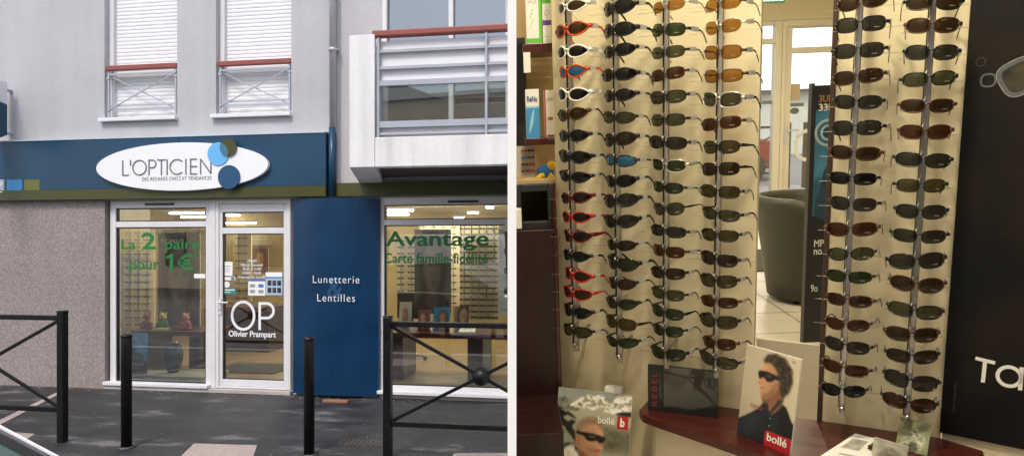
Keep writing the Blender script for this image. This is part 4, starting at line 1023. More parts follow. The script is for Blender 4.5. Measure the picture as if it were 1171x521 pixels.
mb.box(hx - .02, hx + .02, YE + .0, YE + .02, hz - .18, hz + .06); mb.tube([(hx, YE, hz), (hx, YE - .05, hz), (hx + .15, YE - .05, hz)], .011, 8); part('handle', mb, M['pvc'], t, .003)
ys = YE + .059
def st(x0, x1, y0, y1, m, n_='sticker'):
    return part(n_, B(ex(x0), ex(x1), ys - .003, ys, ez(y1), ez(y0), mat=m), m, pd)
st(905.5, 916, 96, 115, tone('notice_sand', (.55, .45, .30)), 'notice'); st(905, 921, 118, 122, tone('band_grey', (.2, .22, .2)))
mb = MB(); mb.prism(ell(ex(910.5), ez(127), .06, .042, 24), ys - .003, ys); part('sticker', mb, tone('sticker_grey', (.16, .19, .17)), pd)
mb = MB(); stroke(mb, ell(ex(926), ez(167), .155, .19, 40), .05, ys, None, .002, True); part('lettering', mb, M['wpaper'], pd)
t = thing('exit_sign', 'green exit sign hanging from the ceiling above the side window', 'sign', FR, (FR.hit(884, 0, 7).x, 7, FR.hit(884, 3, 7).z))
x0, x1 = FR.hit(871, 0, 7).x, FR.hit(898, 0, 7).x; z0, z1 = FR.hit(884, 3, 7).z, FR.hit(884, -9, 7).z
part('box', B(x0, x1, 7, 7.04, z0, z1), tone('exit_green', (.01, .16, .07)), t, .004)
mb = MB(); mb.box(x0 + .03, x0 + .033, 7.02, 7.023, z1, CE); mb.box(x1 - .033, x1 - .03, 7.02, 7.023, z1, CE); part('hanger', mb, M['chrome'], t)
mb = MB(); letter(mb, 'SORTIE', x0 + .02, x1 - .02, z0 + .012, z1 - .025, 7, None, .02); part('lettering', mb, M['wpaper'], t)
# doormat
a = FR.hitz(855, 311, FL); b = FR.hitz(925, 284, FL)
solo('entrance_mat', B(a.x, a.x + 1.3, a.y, b.y, FL, FL + .012), M['mat'], 'dark grey mat on the pale tiles inside the entrance', 'mat', FR, (a.x + .6, (a.y + b.y) / 2, FL))
# street outside the door
struct('street', B(1.2, 14, YE + .21, 40, FL - .3, FL - .10), tone('street_grey', (.20, .20, .21), .7, bump=.3), FR)
struct('outer_pavement', B(1.2, 14, YE + .21, YE + 3.0, FL - .099, FL - .02), tone('pavement_grey', (.35, .34, .33), .8, bump=.3), FR)
t = thing('far_house', 'pale rendered house across the street outside the door', 'house', FR, (8, 20, FL - .1))
mb = MB(); mb.box(3, 16, 24, 30, FL - .1, .75); part('wall', mb, tone('sunlit_render', (.80, .76, .66), .9), t)
mb = MB(); mb.box(2.8, 16.2, 23.8, 30.2, .75, .85); part('roof', mb, tone('slate', (.08, .08, .09), .7), t)
for x in (4.2, 7.0, 10.6, 12.9): part('window', B(x, x + 1.0, 23.97, 24.1, -.6, .4), tone('pale_window', (.35, .38, .42), .2), t)
# red car outside
cx = FR.hit(867, 160, 15).x; x1c = FR.hit(887, 160, 15).x
t = thing('parked_car', 'dark red car parked across the road, seen through the side window', 'car', FR, (x1c - 2, 15, FL - .1))
mb = MB(); zb_ = FL - .1
mb.prism([(x1c - 4, zb_ + .25), (x1c - 4, zb_ + .8), (x1c - 3.4, zb_ + .9), (x1c - 2.9, zb_ + 1.35), (x1c - 1.4, zb_ + 1.38), (x1c - .9, zb_ + .92), (x1c - .1, zb_ + .78), (x1c, zb_ + .5), (x1c, zb_ + .25)], 14.2, 15.8); part('body', mb, M['redcar'], t, .06)
part('side_window', B(x1c - 2.7, x1c - 1.35, 14.185, 14.21, zb_ + .93, zb_ + 1.28), M['dkwin'], t)
for x in (x1c - 3.2, x1c - .8):
    m = MB(); m.tube([(x, 14.15, zb_ + .3), (x, 14.35, zb_ + .3)], .3, 22); m.tube([(x, 15.6, zb_ + .3), (x, 15.85, zb_ + .3)], .3, 22); part('wheel', m, M['rubber'], t)
FB = FR.rot((0, 11.9, FL - .02), 0)
xb = FB.hit(890, 170, 0).x
for k_, lab in ((0, 'black crossed barrier outside the entrance, seen through the side window'), (1.75, 'black crossed barrier outside the entrance, seen through the door glass')):
    barrier(xb - 1.3 + k_, lab, FB)
# armchair
c = FR.hitz(905, 356, FL); c = Vector((FR.hitz(925, 350, FL).x + .10, c.y + .33, FL))
t = thing('tub_armchair', 'olive leather tub armchair turned away, on the pale tiles', 'armchair', FR, c)
mb = MB(); n = 40; prof = [(.27, .03, 0), (.31, .3, 0), (.355, .58, .4), (.375, .65, 1), (.36, .69, 1), (.33, .69, 1), (.30, .65, 1), (.275, .42, 0), (.02, .40, 0)]
vs = []; fs = []
for r, z, q in prof:
    for j in range(n):
        a_ = 2 * PI * j / n; dip = (.5 - .5 * math.sin(a_)) ; vs.append((c.x + r * math.cos(a_), c.y + r * math.sin(a_), FL + z - q * .15 * (max(0, math.cos(a_ + .75)) ** 1.3)))
for i in range(len(prof) - 1):
    for j in range(n): fs.append((i * n + j, i * n + (j + 1) % n, (i + 1) * n + (j + 1) % n, (i + 1) * n + j))
fs += [tuple(range(n - 1, -1, -1)), tuple(range((len(prof) - 1) * n, len(prof) * n))]
mb.add(vs, fs, None, True); o = part('shell', mb, M['tub'], t); 
mb = MB(); mb.lathe((c.x, c.y, FL + .405), [(.2, 0), (.262, .02), (.262, .07), (.2, .10), (.01, .11)], 32); part('seat_cushion', mb, M['tub'], t)
for a_ in (.8, 2.3, 3.9, 5.5):
    m = MB(); m.lathe((c.x + .2 * math.cos(a_), c.y + .2 * math.sin(a_), FL), [(.02, 0), (.025, .035)], 12); part('foot', m, M['dark'], t)
# poster stand in the gap
ys_ = 3.2; h3 = lambda x, y: FR.hit(x, y, ys_)
x0, x1 = h3(925.5, 250).x, h3(972, 250).x; z0, z1 = h3(930, 391).z, h3(930, 98).z
t = thing('poster_stand', 'narrow black poster stand with a blue picture in the gap between the racks', 'poster stand', FR, (x0, ys_, FL))
part('board', B(x0, x1, ys_, ys_ + .02, z0, z1), tk, t); part('edge_profile', B(x0 - .012, x0, ys_ - .008, ys_ + .028, z0 - .04, z1 + .01), tk, t)
part('foot', B(x0 + .03, x1 - .03, ys_ - .12, ys_ + .14, FL, FL + .02), M['chrome'], t); part('post', B(x0 + .1, x0 + .13, ys_ + .021, ys_ + .04, FL + .02, z0 + .1), M['chrome'], t)
a_ = MB(); zz = lambda y: h3(935, y).z; xx = lambda x: h3(x, 250).x
a_.flat([(x0 + .012, zz(247)), (x1, zz(247)), (x1, zz(126)), (x0 + .012, zz(126))], ys_ - .001, tone('stand_blue', (.05, .17, .30), .35, var=.5, vs=9))
for rr_, mm in ((.062, tone('stand_pale', (.35, .5, .6))), (.05, tone('stand_blue2', (.04, .12, .2))), (.036, tone('stand_pale', (.35, .5, .6))), (.026, tone('stand_deep', (.02, .06, .1)))):
    p_ = ell(xx(943), zz(152), rr_, rr_, 30); a_.flat(p_, ys_ - .0015 - (.062 - rr_) * .01, mm)
lay2 = curve([(xx(932), zz(247)), (xx(936), zz(215)), (xx(943), zz(190)), (xx(960), zz(195)), (xx(965), zz(247))]); a_.flat(lay2 if sum(lay2[i][0] * lay2[(i + 1) % len(lay2)][1] - lay2[(i + 1) % len(lay2)][0] * lay2[i][1] for i in range(len(lay2))) > 0 else lay2[::-1], ys_ - .002, tone('stand_deep', (.02, .06, .1)))
part('picture', a_, None, t)
a_ = MB(); letter(a_, '3UE', xx(931.5), xx(946), zz(117), zz(109), ys_, tone('print_orange', (.45, .22, .08)), .01); letter(a_, '33E', xx(931.5), xx(947), zz(127), zz(119), ys_ - .001, M['wpaper'], .01)
letter(a_, 'MP', xx(932), xx(943), zz(282), zz(274), ys_, M['wpaper'], .0); letter(a_, 'no', xx(932), xx(941), zz(291), zz(285), ys_, M['wpaper'], .0); letter(a_, '9o', xx(930), xx(938), zz(333), zz(325), ys_, M['wpaper'], .0)
part('lettering', a_, None, t)
# low silver board
ys_ = 2.42; h3 = lambda x, y: FR.hit(x, y, ys_)
t = thing('display_board', 'low silvery board standing behind the leaning man brochure', 'board', FR, (h3(868, 400).x, ys_, FL))
mb = MB(); A_, B_, C_, D_ = h3(867, 387), h3(937, 395), h3(936, 434), h3(867, 418)
mb.hexa([(p.x, ys_, p.z - (.25 if i > 1 else 0)) for i, p in enumerate((A_, B_, C_, D_))], [(p.x, ys_ + .02, p.z - (.25 if i > 1 else 0)) for i, p in enumerate((A_, B_, C_, D_))]); part('board', mb, M['silver'], t)
mb = MB(); mb.box(A_.x + .02, A_.x + .05, ys_ + .003, ys_ + .018, FL, D_.z - .2); mb.box(B_.x - .05, B_.x - .02, ys_ + .003, ys_ + .018, FL, C_.z - .2); part('leg', mb, M['chrome'], t)

# ---- display walls
def PX(x, y=250): return FP.hit(x, y, WALL).x
def PZ(x, y, yl=WALL): return FP.hit(x, y, yl).z
zF = FL - pA.dot(U) + CAM.dot(U)       # the room's floor in the panel's own height
PTOP = .95
t = thing('display_wall', 'cream display wall holding the four left racks of sunglasses', 'display wall', FP, (PX(750), WALL, zF))
part('board', B(PX(638, 300), PX(865.5), WALL, WALL + .035, zF, PTOP), M['cream'], t, .002)
xj = PX(1094)
t = thing('display_wall', 'cream display wall holding the two right racks, with a brown left edge', 'display wall', FP, (PX(1020), WALL, zF))
part('board', B(PX(949.5), xj, WALL, WALL + .035, zF, PTOP), M['cream'], t)
part('edge_frame', B(PX(943.5), PX(949.3), WALL - .012, WALL + .05, zF, PTOP), M['brownf'], t, .002)
W3 = FP.rot((xj, WALL, 0), math.radians(-11))
solo('poster_wall', B(.003, 1.0, 0, .035, zF, PTOP), M['cream'], 'cream wall behind the large black poster at the right edge', 'wall', W3, (.2, 0, zF))
def w3(x, y, yl=-.012): return W3.hit(x, y, yl)
t = thing('large_poster', 'large black poster with metal rings and the letters Ta, hung at the right edge', 'poster', W3, (w3(1090, 300).x, -.012, w3(1076, 494).z))
x0 = w3(1092, 250).x; x1 = x0 + .62; z0 = w3(1080, 495).z
def poster_mat():
    m = pm('poster_print', (.01, .01, .01), .5, var=.1, spec=.2); nt = m.node_tree; L = nt.links; b = nt.nodes['Principled BSDF']
    tc = nt.nodes.new('ShaderNodeTexCoord'); n = nt.nodes.new('ShaderNodeTexNoise'); n.inputs['Scale'].default_value = 3.2; n.inputs['Detail'].default_value = 3
    L.new(tc.outputs['Object'], n.inputs['Vector'])
    cr = nt.nodes.new('ShaderNodeValToRGB'); e = cr.color_ramp.elements; e[0].position = .45; e[0].color = (.0045, .005, .006, 1); e[1].position = .75; e[1].color = (.022, .014, .007, 1)
    L.new(n.outputs[0], cr.inputs[0]); L.new(cr.outputs[0], b.inputs['Base Color']); return m
part('sheet', B(x0, x1, -.012, -.003, z0, PTOP - .02), poster_mat(), t)
a_ = MB()
def ring(px, py, r, w, m, sq=2.0, rot=0):
    c_ = w3(px, py); pts_ = []
    for i in range(48):
        th = 2 * PI * i / 48; ct, st_ = math.cos(th), math.sin(th)
        x = math.copysign(abs(ct) ** (2 / sq), ct) * r; z = math.copysign(abs(st_) ** (2 / sq), st_) * r
        pts_.append((c_.x + x * math.cos(rot) - z * math.sin(rot), c_.z + x * math.sin(rot) + z * math.cos(rot)))
    stroke(a_, pts_, w, -.012, m, .0012, True)
rm, rd, rh = tone('ring_metal', (.10, .11, .11), .4), tone('ring_dark', (.03, .033, .035), .4), tone('ring_bright', (.30, .32, .30), .4)
c_ = w3(1166, 88); a_.flat(ell(c_.x, c_.z, .032, .034, 36), -.0124, tone('ring_gold', (.045, .036, .018), .4, var=.5, vs=20))
ring(1166, 88, .040, .011, rm, 3.2, .5); ring(1166, 88, .045, .003, rh, 3.2, .5); ring(1166, 88, .032, .004, rd, 3.2, .5); ring(1130, 92, .016, .0045, rm, 2.6); ring(1121.5, 71, .0105, .003, rd, 2.3); ring(1130, 92, .0175, .001, rh, 2.6)
part('picture', a_, None, t)
a_ = MB(); q0_, q1_ = w3(1115, 436), w3(1138, 409)
def seg(p, w): stroke(a_, [(w3(*k_).x, w3(*k_).z) for k_ in p], w, -.012, None, .0016)
seg([(1115.5, 409), (1138, 414.5)], .0095); seg([(1126.5, 413), (1124, 436.5)], .0095)
cA = w3(1154, 430); stroke(a_, ell(cA.x, cA.z, .0265, .0275, 36), .0095, -.012, None, .0016, True); seg([(1168.5, 419.5), (1166.5, 445.5)], .0095)
stroke(a_, ell(w3(1190, 436).x, w3(1190, 436).z, .0265, .0275, 36), .0095, -.012, None, .0016, True)
part('lettering', a_, M['wpaper'], t)
a_ = MB(); p_, q_ = w3(1088, 470), w3(1094, 436); letter(a_, 'collection lunettes solaires', p_.x, p_.x + .008, p_.z, q_.z, -.012, tone('small_print', (.045, .042, .038)), 0, vertical=True); part('small_print', a_, None, t)

# ---- curved counter under the displays
zs = FP.hit(910, 476, WALL).z
edge = [(731, 468), (735, 473), (748, 478), (775, 487), (805, 497), (840, 509), (875, 521), (915, 536), (960, 556), (1020, 590)]
pts = [FP.hitz(x, y, zs) for x, y in edge]
print('SHELF', zs, [(round(p.x, 3), round(p.y, 3)) for p in pts], 'wallx', PX(735, 460))
poly = [(p.x, p.y) for p in pts]
poly = [(poly[0][0] + .004, WALL - .001)] + poly + [(xj + .1, poly[-1][1]), (xj + .1, WALL - .05), (xj - .002, WALL - .001)]
t = thing('counter', 'dark red curved wooden counter ledge below the sunglasses racks', 'counter', FP, (poly[3][0], 0, zF))
mb = MB(); mb.prism(poly[::-1], zs - .030, zs, plane='xy'); part('top', mb, M['wood'], t, .003)
cx_ = sum(p[0] for p in poly) / len(poly)
inn = [(p[0] + .035, min(p[1] + .03, WALL - .001)) for p in poly[:-3]] + [(poly[-3][0] - .01, poly[-3][1] + .03), (poly[-2][0] - .01, WALL - .055), (poly[-1][0] - .01, WALL - .0015)]
mb = MB(); mb.prism(inn[::-1], zF, zs - .0305, plane='xy'); part('base', mb, M['creamw'], t)

# ---- brochures
def stand_board(px, z, name, label, art_fn, mat, th=.006, group=None):
    """board whose foot and top were measured on the ledge at height z: px = BL, BR, TL"""
    bl_, br_ = FP.hitz(*px[0], z), FP.hitz(*px[1], z); v = br_ - bl_; yaw = math.atan2(v.y, v.x); w = v.length
    best = None
    for i in range(60):
        ln = math.radians(i * .75); f = FP.tip(bl_, yaw, -ln); p = f.hit(*px[2], 0)
        if best is None or abs(p.x) < best[0]: best = (abs(p.x), ln, p.z)
    f = FP.tip(bl_, yaw, -best[1]); h = best[2]
    print(name, 'yaw', round(math.degrees(yaw)), 'w', round(w, 3), 'h', round(h, 3), 'lean', round(math.degrees(best[1])), 'at', [round(c, 3) for c in bl_])
    return board(name, label, 'brochure', f, w, h, th, lambda mb: art_fn(mb, w, h, th), mat, group=group)
skin = tone('print_skin', (.50, .27, .17), .45); skin2 = tone('print_skin_shade', (.28, .13, .08), .45); hairb = tone('print_hair', (.045, .03, .022), .6, var=.6, vs=60)
def art_man(mb, w, h, th):
    r = Raster(110, 170, (.50, .44, .33)); r.tex(.18, 40); r.put([(0, 0), (1, 0), (1, 1), (0, 1)], (.56, .50, .38), 0, .6, 0, 4, (.8, .5, .5), False)
    nv = (.014, .019, .030)
    r.put([(-.1, -.1), (-.04, .14), (.14, .25), (.34, .36), (.45, .46), (.57, .45), (.72, .49), (.84, .47), (.95, .36), (1.1, .2), (1.1, -.1)], nv, 1, 1, .7, 8, (-1.2, .8, .9))
    r.put([(.12, .18), (.3, .27), (.36, .18), (.2, .05), (.1, .1)], (.026, .034, .048), 4, .7, .4, 6); r.put([(.62, .38), (.72, .3), (.74, .1), (.62, .05)], (.024, .032, .045), 5, .5, .4, 6)
    r.put([(.40, .45), (.44, .60), (.74, .66), (.78, .50), (.60, .34), (.56, .42)], (.22, .10, .055), 1, 1, .2, 5)
    r.put([(.345, .80), (.335, .72), (.325, .68), (.285, .645), (.29, .625), (.335, .615), (.335, .590), (.345, .575), (.335, .555), (.355, .53), (.37, .495), (.43, .485), (.55, .52), (.66, .62), (.71, .72), (.66, .84), (.54, .90), (.40, .88)], (.47, .25, .145), 1, 1, .15, 6, (-1.6, .5, 1.0))
    r.put([(.37, .495), (.43, .485), (.55, .52), (.64, .61), (.66, .68), (.56, .60), (.46, .545), (.39, .53)], (.17, .085, .05), 3, .75, .2, 4)
    r.put([(.34, .845), (.38, .86), (.50, .855), (.60, .80), (.58, .84), (.46, .885), (.38, .89)], (.60, .38, .24), 2, .6)
    hr = [(.34, .87), (.38, .93), (.46, .965), (.58, .985), (.74, .95), (.86, .87), (.90, .74), (.86, .62), (.76, .555), (.70, .60), (.685, .67), (.66, .75), (.58, .82), (.48, .87), (.42, .86)]
    r.put(hr, (.050, .036, .028), 1.6, 1, 1.5, 3)
    for q_ in range(95):
        x, z = _ng.uniform(.38, .90), _ng.uniform(.56, .985)
        if r.mask(hr)[min(169, int(z * 170)), min(109, int(x * 110))] > .5 or q_ % 6 == 0 and z > .85:
            a_ = _ng.uniform(0, PI); r.put([(x + .030 * math.cos(a_ + g_) * (1 + .3 * (g_ > 3)), z + .018 * math.sin(a_ + g_)) for g_ in (0, .8, 1.6, 2.6, 3.4, 4.4)], (.115, .085, .065) if q_ % 3 == 0 else (.014, .010, .008), 1, .6)
    r.put([(.60, .655), (.65, .69), (.66, .64), (.62, .60)], (.36, .18, .10), 1, 1)
    r.put([(.275, .755), (.40, .775), (.60, .765), (.68, .745), (.68, .722), (.60, .715), (.52, .675), (.44, .672), (.395, .70), (.36, .695), (.32, .675), (.29, .69)], (.012, .012, .014), 1)
    r.put([(.42, .735), (.52, .74), (.50, .725), (.43, .722)], (.12, .11, .11), 1, .8)
    r.put([(.335, .592), (.40, .598), (.41, .588), (.345, .580)], (.20, .075, .06), 1, .9); r.put([(.30, .64), (.335, .648), (.34, .63), (.31, .622)], (.25, .12, .07), 1, .6)
    r.put([(.44, .46), (.47, .41), (.56, .34), (.60, .36), (.76, .51), (.70, .52), (.60, .42), (.52, .44)], (.020, .027, .038), 1, 1, .3, 5)
    r.put([(.53, .43), (.56, .37), (.60, .42), (.66, .50), (.60, .48)], (.25, .12, .07), 1)
    for z in (.30, .22): r.put(ell(.585, z, .012, .008, 8), (.3, .32, .34), 0)
    r.put([(.52, .0), (.52, .150), (.545, .163), (1.1, .163), (1.1, .0)], (.40, .012, .02), 0, 1, .05, 9, None, False)
    letter(mb, 'bollé', .57 * w, .93 * w, .06 * h, .145 * h, -th / 2 - .002, M['wpaper'], .02, .0005)
    letter(mb, 'Nouvelle Saison', .2 * w, .47 * w, .375 * h, .39 * h, -th / 2 - .002, tone('print_redtext', (.4, .06, .05)), .0, .0005)
    letter(mb, 'PROTECT YOUR SIGHT', .2 * w, .44 * w, .35 * h, .362 * h, -th / 2 - .002, tone('print_redtext', (.4, .06, .05)), .0, .0005)
    return r
stand_board(((843.5, 495), (904, 520), (855, 393)), zs, 'brochure', 'standing brochure of a dark haired man in sunglasses with a red corner label', art_man, M['wpaper'], .006)
def art_rebel(mb, w, h, th):
    r = Raster(120, 80, (.012, .012, .012)); dk = (.010, .010, .011)
    r.put([(.235, -.1), (1.1, -.1), (1.1, 1.1), (.235, 1.1)], (.075, .075, .066), 0, 1, .15, 20, (-.3, .6, .6), False)
    r.put([(.23, -.2), (.23, .08), (.40, .14), (.6, .12), (.8, .20), (1.1, .30), (1.1, -.2)], dk, 1, 1, .5, 8)
    r.put([(.66, 1.05), (.615, .92), (.60, .84), (.585, .79), (.61, .775), (.60, .745), (.625, .72), (.64, .69), (.67, .66), (.66, .60), (.76, .52), (.86, .40), (.95, .28), (.97, .30), (.86, .50), (.77, .63), (.79, .76), (.82, .88), (.78, 1.05)], dk, 1, 1, .5, 5)
    r.put([(.63, .88), (.66, .86), (.67, .76), (.645, .73), (.62, .78)], (.11, .10, .09), 1, .8); r.put([(.62, .84), (.68, .85), (.68, .81), (.63, .80)], (.005, .005, .005), 0)
    r.put([(.235, .90), (.235, .86), (.45, .82), (.60, .79), (.60, .82), (.45, .86)], dk, 1)
    c_ = (.89 * w, .74 * h); stroke(mb, ell(c_[0], c_[1], .075 * w, .075 * w, 30), .016 * w, -th / 2 - .0015, tk, .0006, True)
    letter(mb, 'R', .86 * w, .92 * w, .66 * h, .82 * h, -th / 2 - .0015, tk, .04, .0006)
    letter(mb, 'REBEL', .06 * w, .135 * w, .10 * h, .86 * h, -th / 2 - .0015, tone('print_rebel', (.26, .02, .02), .4), .0, .0008, vertical=True, spacing=1.3)
    letter(mb, 'polarized', .165 * w, .205 * w, .3 * h, .86 * h, -th / 2 - .0015, tone('print_grey2', (.10, .10, .10), .4), .0, .0008, vertical=True)
    return r
stand_board(((741.5, 467), (821, 477), (741, 416)), zs, 'brochure', 'dark standing showcard with red REBEL lettering on the end of the counter', art_rebel, tk, .012)
zl = FP.hit(633, 556, -.05).z
def art_ski(mb, w, h, th):
    r = Raster(130, 180, (.33, .32, .25)); f = lambda z: 1 - (1 - z) * .70
    P = lambda p: [(x, f(z)) for x, z in p]
    r.put(P([(0, -1), (1, -1), (1, .80), (0, .80)]), (.36, .35, .27), 6, 1, .35, 30, (0, .6, .7), False)
    r.put(P([(-.1, .78), (1.1, .78), (1.1, 1.2), (-.1, 1.2)]), (.30, .33, .33), 3, 1, .25, 22, None, False)
    r.put(P([(-.1, .70), (.0, .83), (.08, .88), (.16, .85), (.22, .80), (.30, .70)]), (.20, .19, .17), 1, 1, 1.2, 4)
    mt = P([(.18, .76), (.26, .84), (.34, .905), (.42, .945), (.50, .93), (.58, .955), (.66, .92), (.74, .85), (.80, .95), (.88, .97), (1.1, .95), (1.1, .70), (.6, .735), (.4, .745)])
    r.put(mt, (.60, .58, .50), 1, 1, 1.0, 7, (0, 1, 1.2))
    for q_ in range(60):
        x, z = _ng.uniform(.2, 1), f(_ng.uniform(.76, .95))
        if r.mask(mt)[min(179, int(z * 180)), min(129, int(x * 130))] > .5: r.put([(x, z), (x + .03, z + .015), (x + .045, z - .005), (x + .02, z - .018)], (.12, .11, .09), 1, .7)
    r.put(P([(.80, .70), (.88, .76), (1.1, .77), (1.1, .70)]), (.012, .016, .03), 1)
    r.put(P([(.58, .49), (.7, .53), (1.1, .50), (1.1, .20), (.62, .20)]), (.12, .115, .08), 6, 1, .6, 9)
    gun = (.018, .020, .022)
    r.put(P([(-.05, .66), (.02, .73), (.05, .70), (.13, .66), (.15, .62), (.10, .585), (.17, .53), (.22, .50), (.24, .44), (.31, .36), (.37, .27), (.33, .20), (.27, .27), (.22, .33), (.17, .38), (.10, .46), (.05, .44), (.07, .52), (-.05, .52)]), gun, 1, 1, 1.2, 3)
    for p_ in ([(.02, .40), (.09, .43), (.12, .36), (.07, .31)], [(.15, .68), (.26, .61), (.27, .58), (.14, .63)], [(.16, .50), (.2, .56), (.27, .55), (.22, .48)], [(.03, .30), (.08, .28), (.1, .22), (.05, .24)]): r.put(P(p_), gun, 1, 1, .8, 3)
    r.put(P([(-.05, .02), (.08, .18), (.20, .24), (.30, .22), (.32, .14), (.18, .08), (.05, -.1)]), (.05, .05, .048), 1, 1, 2.2, 3)
    P0 = P; P = lambda p: P0([(.47 + (x - .5) * 1.28, z * 1.13 - .02) for x, z in p])
    r.put(P([(.10, -.4), (.18, .0), (.22, .12), (.33, .21), (.37, .12), (.5, .02), (.66, .08), (.80, .0), (.86, -.4)]), (.56, .54, .48), 1, 1, .5, 9, (1, .3, -.5))
    r.put(P([(.38, .18), (.38, .30), (.58, .22), (.60, .12), (.50, .0), (.42, .04)]), (.22, .10, .06), 1)
    r.put(P([(.36, .20), (.355, .33), (.365, .42), (.42, .50), (.52, .545), (.60, .51), (.635, .43), (.645, .35), (.66, .29), (.645, .27), (.64, .20), (.61, .12), (.55, .085), (.46, .13), (.40, .17)]), (.50, .27, .16), 1, 1, .15, 6, (1.6, .6, .8))
    r.put(P([(.355, .34), (.35, .44), (.41, .54), (.52, .585), (.61, .545), (.64, .46), (.62, .44), (.56, .485), (.46, .475), (.42, .44), (.41, .36), (.38, .30)]), (.27, .19, .11), 1.5, 1, .3, 5)
    r.put(P([(.36, .30), (.40, .30), (.40, .22), (.37, .22)]), (.36, .17, .10), 1)
    r.put(P([(.46, .17), (.55, .115), (.61, .14), (.60, .19), (.52, .21)]), (.28, .13, .08), 3, .7)
    r.put(P([(.40, .385), (.46, .385), (.58, .375), (.665, .345), (.655, .285), (.61, .265), (.575, .295), (.52, .275), (.47, .29), (.44, .33), (.36, .355), (.36, .385)]), (.010, .010, .011), 1)
    r.put(P([(.50, .345), (.56, .35), (.55, .33), (.50, .325)]), (.16, .13, .10), 1, .8)
    r.put(P([(.565, .185), (.63, .19), (.63, .172), (.575, .165)]), (.24, .09, .07), 1, .9); r.put(P([(.60, .262), (.65, .255), (.65, .235), (.61, .235)]), (.30, .15, .09), 1, .7)
    P = P0
    r.put(P([(.82, .515), (.97, .515), (.97, .70), (.82, .70)]), (.42, .012, .02), 0, 1, 0, 4, None, False)
    letter(mb, 'b', .865 * w, .925 * w, f(.55) * h, f(.675) * h, -th / 2 - .002, M['wpaper'], .04, .0006)
    letter(mb, 'bollé', .57 * w, .79 * w, f(.565) * h, f(.66) * h, -th / 2 - .002, M['wpaper'], .01, .0006)
    return r
ledge_y = .02
stand_board(((631, 556), (716, 571), (639, 442)), zl, 'brochure', 'standing brochure of a blond man in wraparound glasses before snowy mountains', art_ski, M['wpaper'], .005)
a_ = FP.hitz(600, 556, zl); b_ = FP.hitz(735, 575, zl)
t = thing('low_ledge', 'dark red low ledge under the snowy mountain brochure', 'ledge', FP, (a_.x, 0, zl))
part('shelf', B(PX(640, 500), b_.x + .05, -.12, WALL - .002, zl - .03, zl - .001), M['wood'], t, .004)
part('bracket', B(PX(640, 500) + .05, PX(640, 500) + .08, -.02, WALL - .002, zl - .15, zl - .031), M['wooddk'], t)
solo('clip', B(FP.hit(692, 444, .08).x, FP.hit(711, 447, .08).x, .07, .1, FP.hit(700, 448, .08).z, FP.hit(700, 442, .08).z), M['wpaper'], 'small white plastic clip above the snowy mountain brochure', 'clip', FP, (FP.hit(700, 445, .08).x, .08, FP.hit(700, 448, .08).z), bevel=.003)

# things on the counter at the bottom
def flat_sheet(name, label, quad, z, mat, art=None, cat='leaflet'):
    P_ = [FP.hitz(x, y, z) for x, y in quad]
    t = thing(name, label, cat, FP, (P_[0].x, P_[0].y, z)); mb = MB(); mb.hexa([(p.x, p.y, z) for p in P_], [(p.x, p.y, z + .003) for p in P_]); part('sheet', mb, mat, t)
    if art: a = MB(); art(a, P_, z + .0032); part('picture', a, None, t)
    return t
def lf_art(a, P_, z):
    def q(u, v): p = P_[0].lerp(P_[1], u).lerp(P_[3].lerp(P_[2], u), v); return (p.x, p.y)
    for (u0, u1, v0, v1, m) in ((.55, .62, .62, .92, tk), (.2, .9, .3, .34, tg), (.2, .8, .2, .23, tg), (.1, .45, .5, .85, tone('leaf_grey', (.35, .36, .33), .5, var=.4, vs=40))):
        k_ = [q(u0, v0), q(u1, v0), q(u1, v1), q(u0, v1)]; a.add([(x, y, z) for x, y in k_], [(0, 1, 2, 3)], m)
flat_sheet('leaflet', 'pale printed leaflet lying flat on the dark red counter', [(930, 527), (1010, 540), (1022, 507), (978, 496)], zs + .001, M['wpaper'], lf_art)
def art_small(bg, fg):
    def f(mb, w, h, th):
        if not isinstance(bg, bpy.types.Material):
            r = Raster(40, 46, bg); r.tex(.5, 9); r.put([(.15, .05), (.3, .5), (.55, .72), (.85, .5), (.8, .1)], fg, 2, .8, 1.4, 3); r.put([(.3, .0), (.5, .35), (.7, .2), (.6, 0)], (.05, .05, .04), 1, .8, .8, 3); return r
        L_ = lambda k, p, m, s=True: lay(mb, p, w, h, k, th, m, s)
        L_(1, [(.02, .02), (.98, .02), (.98, .98), (.02, .98)], bg, False); L_(2, [(.1, .1), (.3, .5), (.55, .75), (.9, .5), (.85, .15), (.5, .05)], fg)
    return f
stand_board(((997, 521), (1036, 533), (1000, 499)), zs + .001, 'price_card', 'small pale card leaning on the counter in front of the fifth rack', art_small((.42, .40, .33), (.16, .14, .11)), M['wpaper'], .004)
stand_board(((1024, 511), (1060, 521), (1030, 476)), zs + .001, 'picture_card', 'upright pale green picture card behind the foot of the rightmost rack', art_small((.24, .27, .15), (.45, .45, .34)), M['wpaper'], .004)
c_ = FP.hitz(999, 515, zs); mb = MB(); mb.lathe((c_.x, c_.y, zs + .008), [(.001, 0), (.010, .001), (.016, .004), (.010, .009), (.001, .010)], 24)
solo('loose_lens', mb, tk, 'black round lens lying on the counter beside the pale card', 'lens', FP, (c_.x, c_.y, zs + .004))

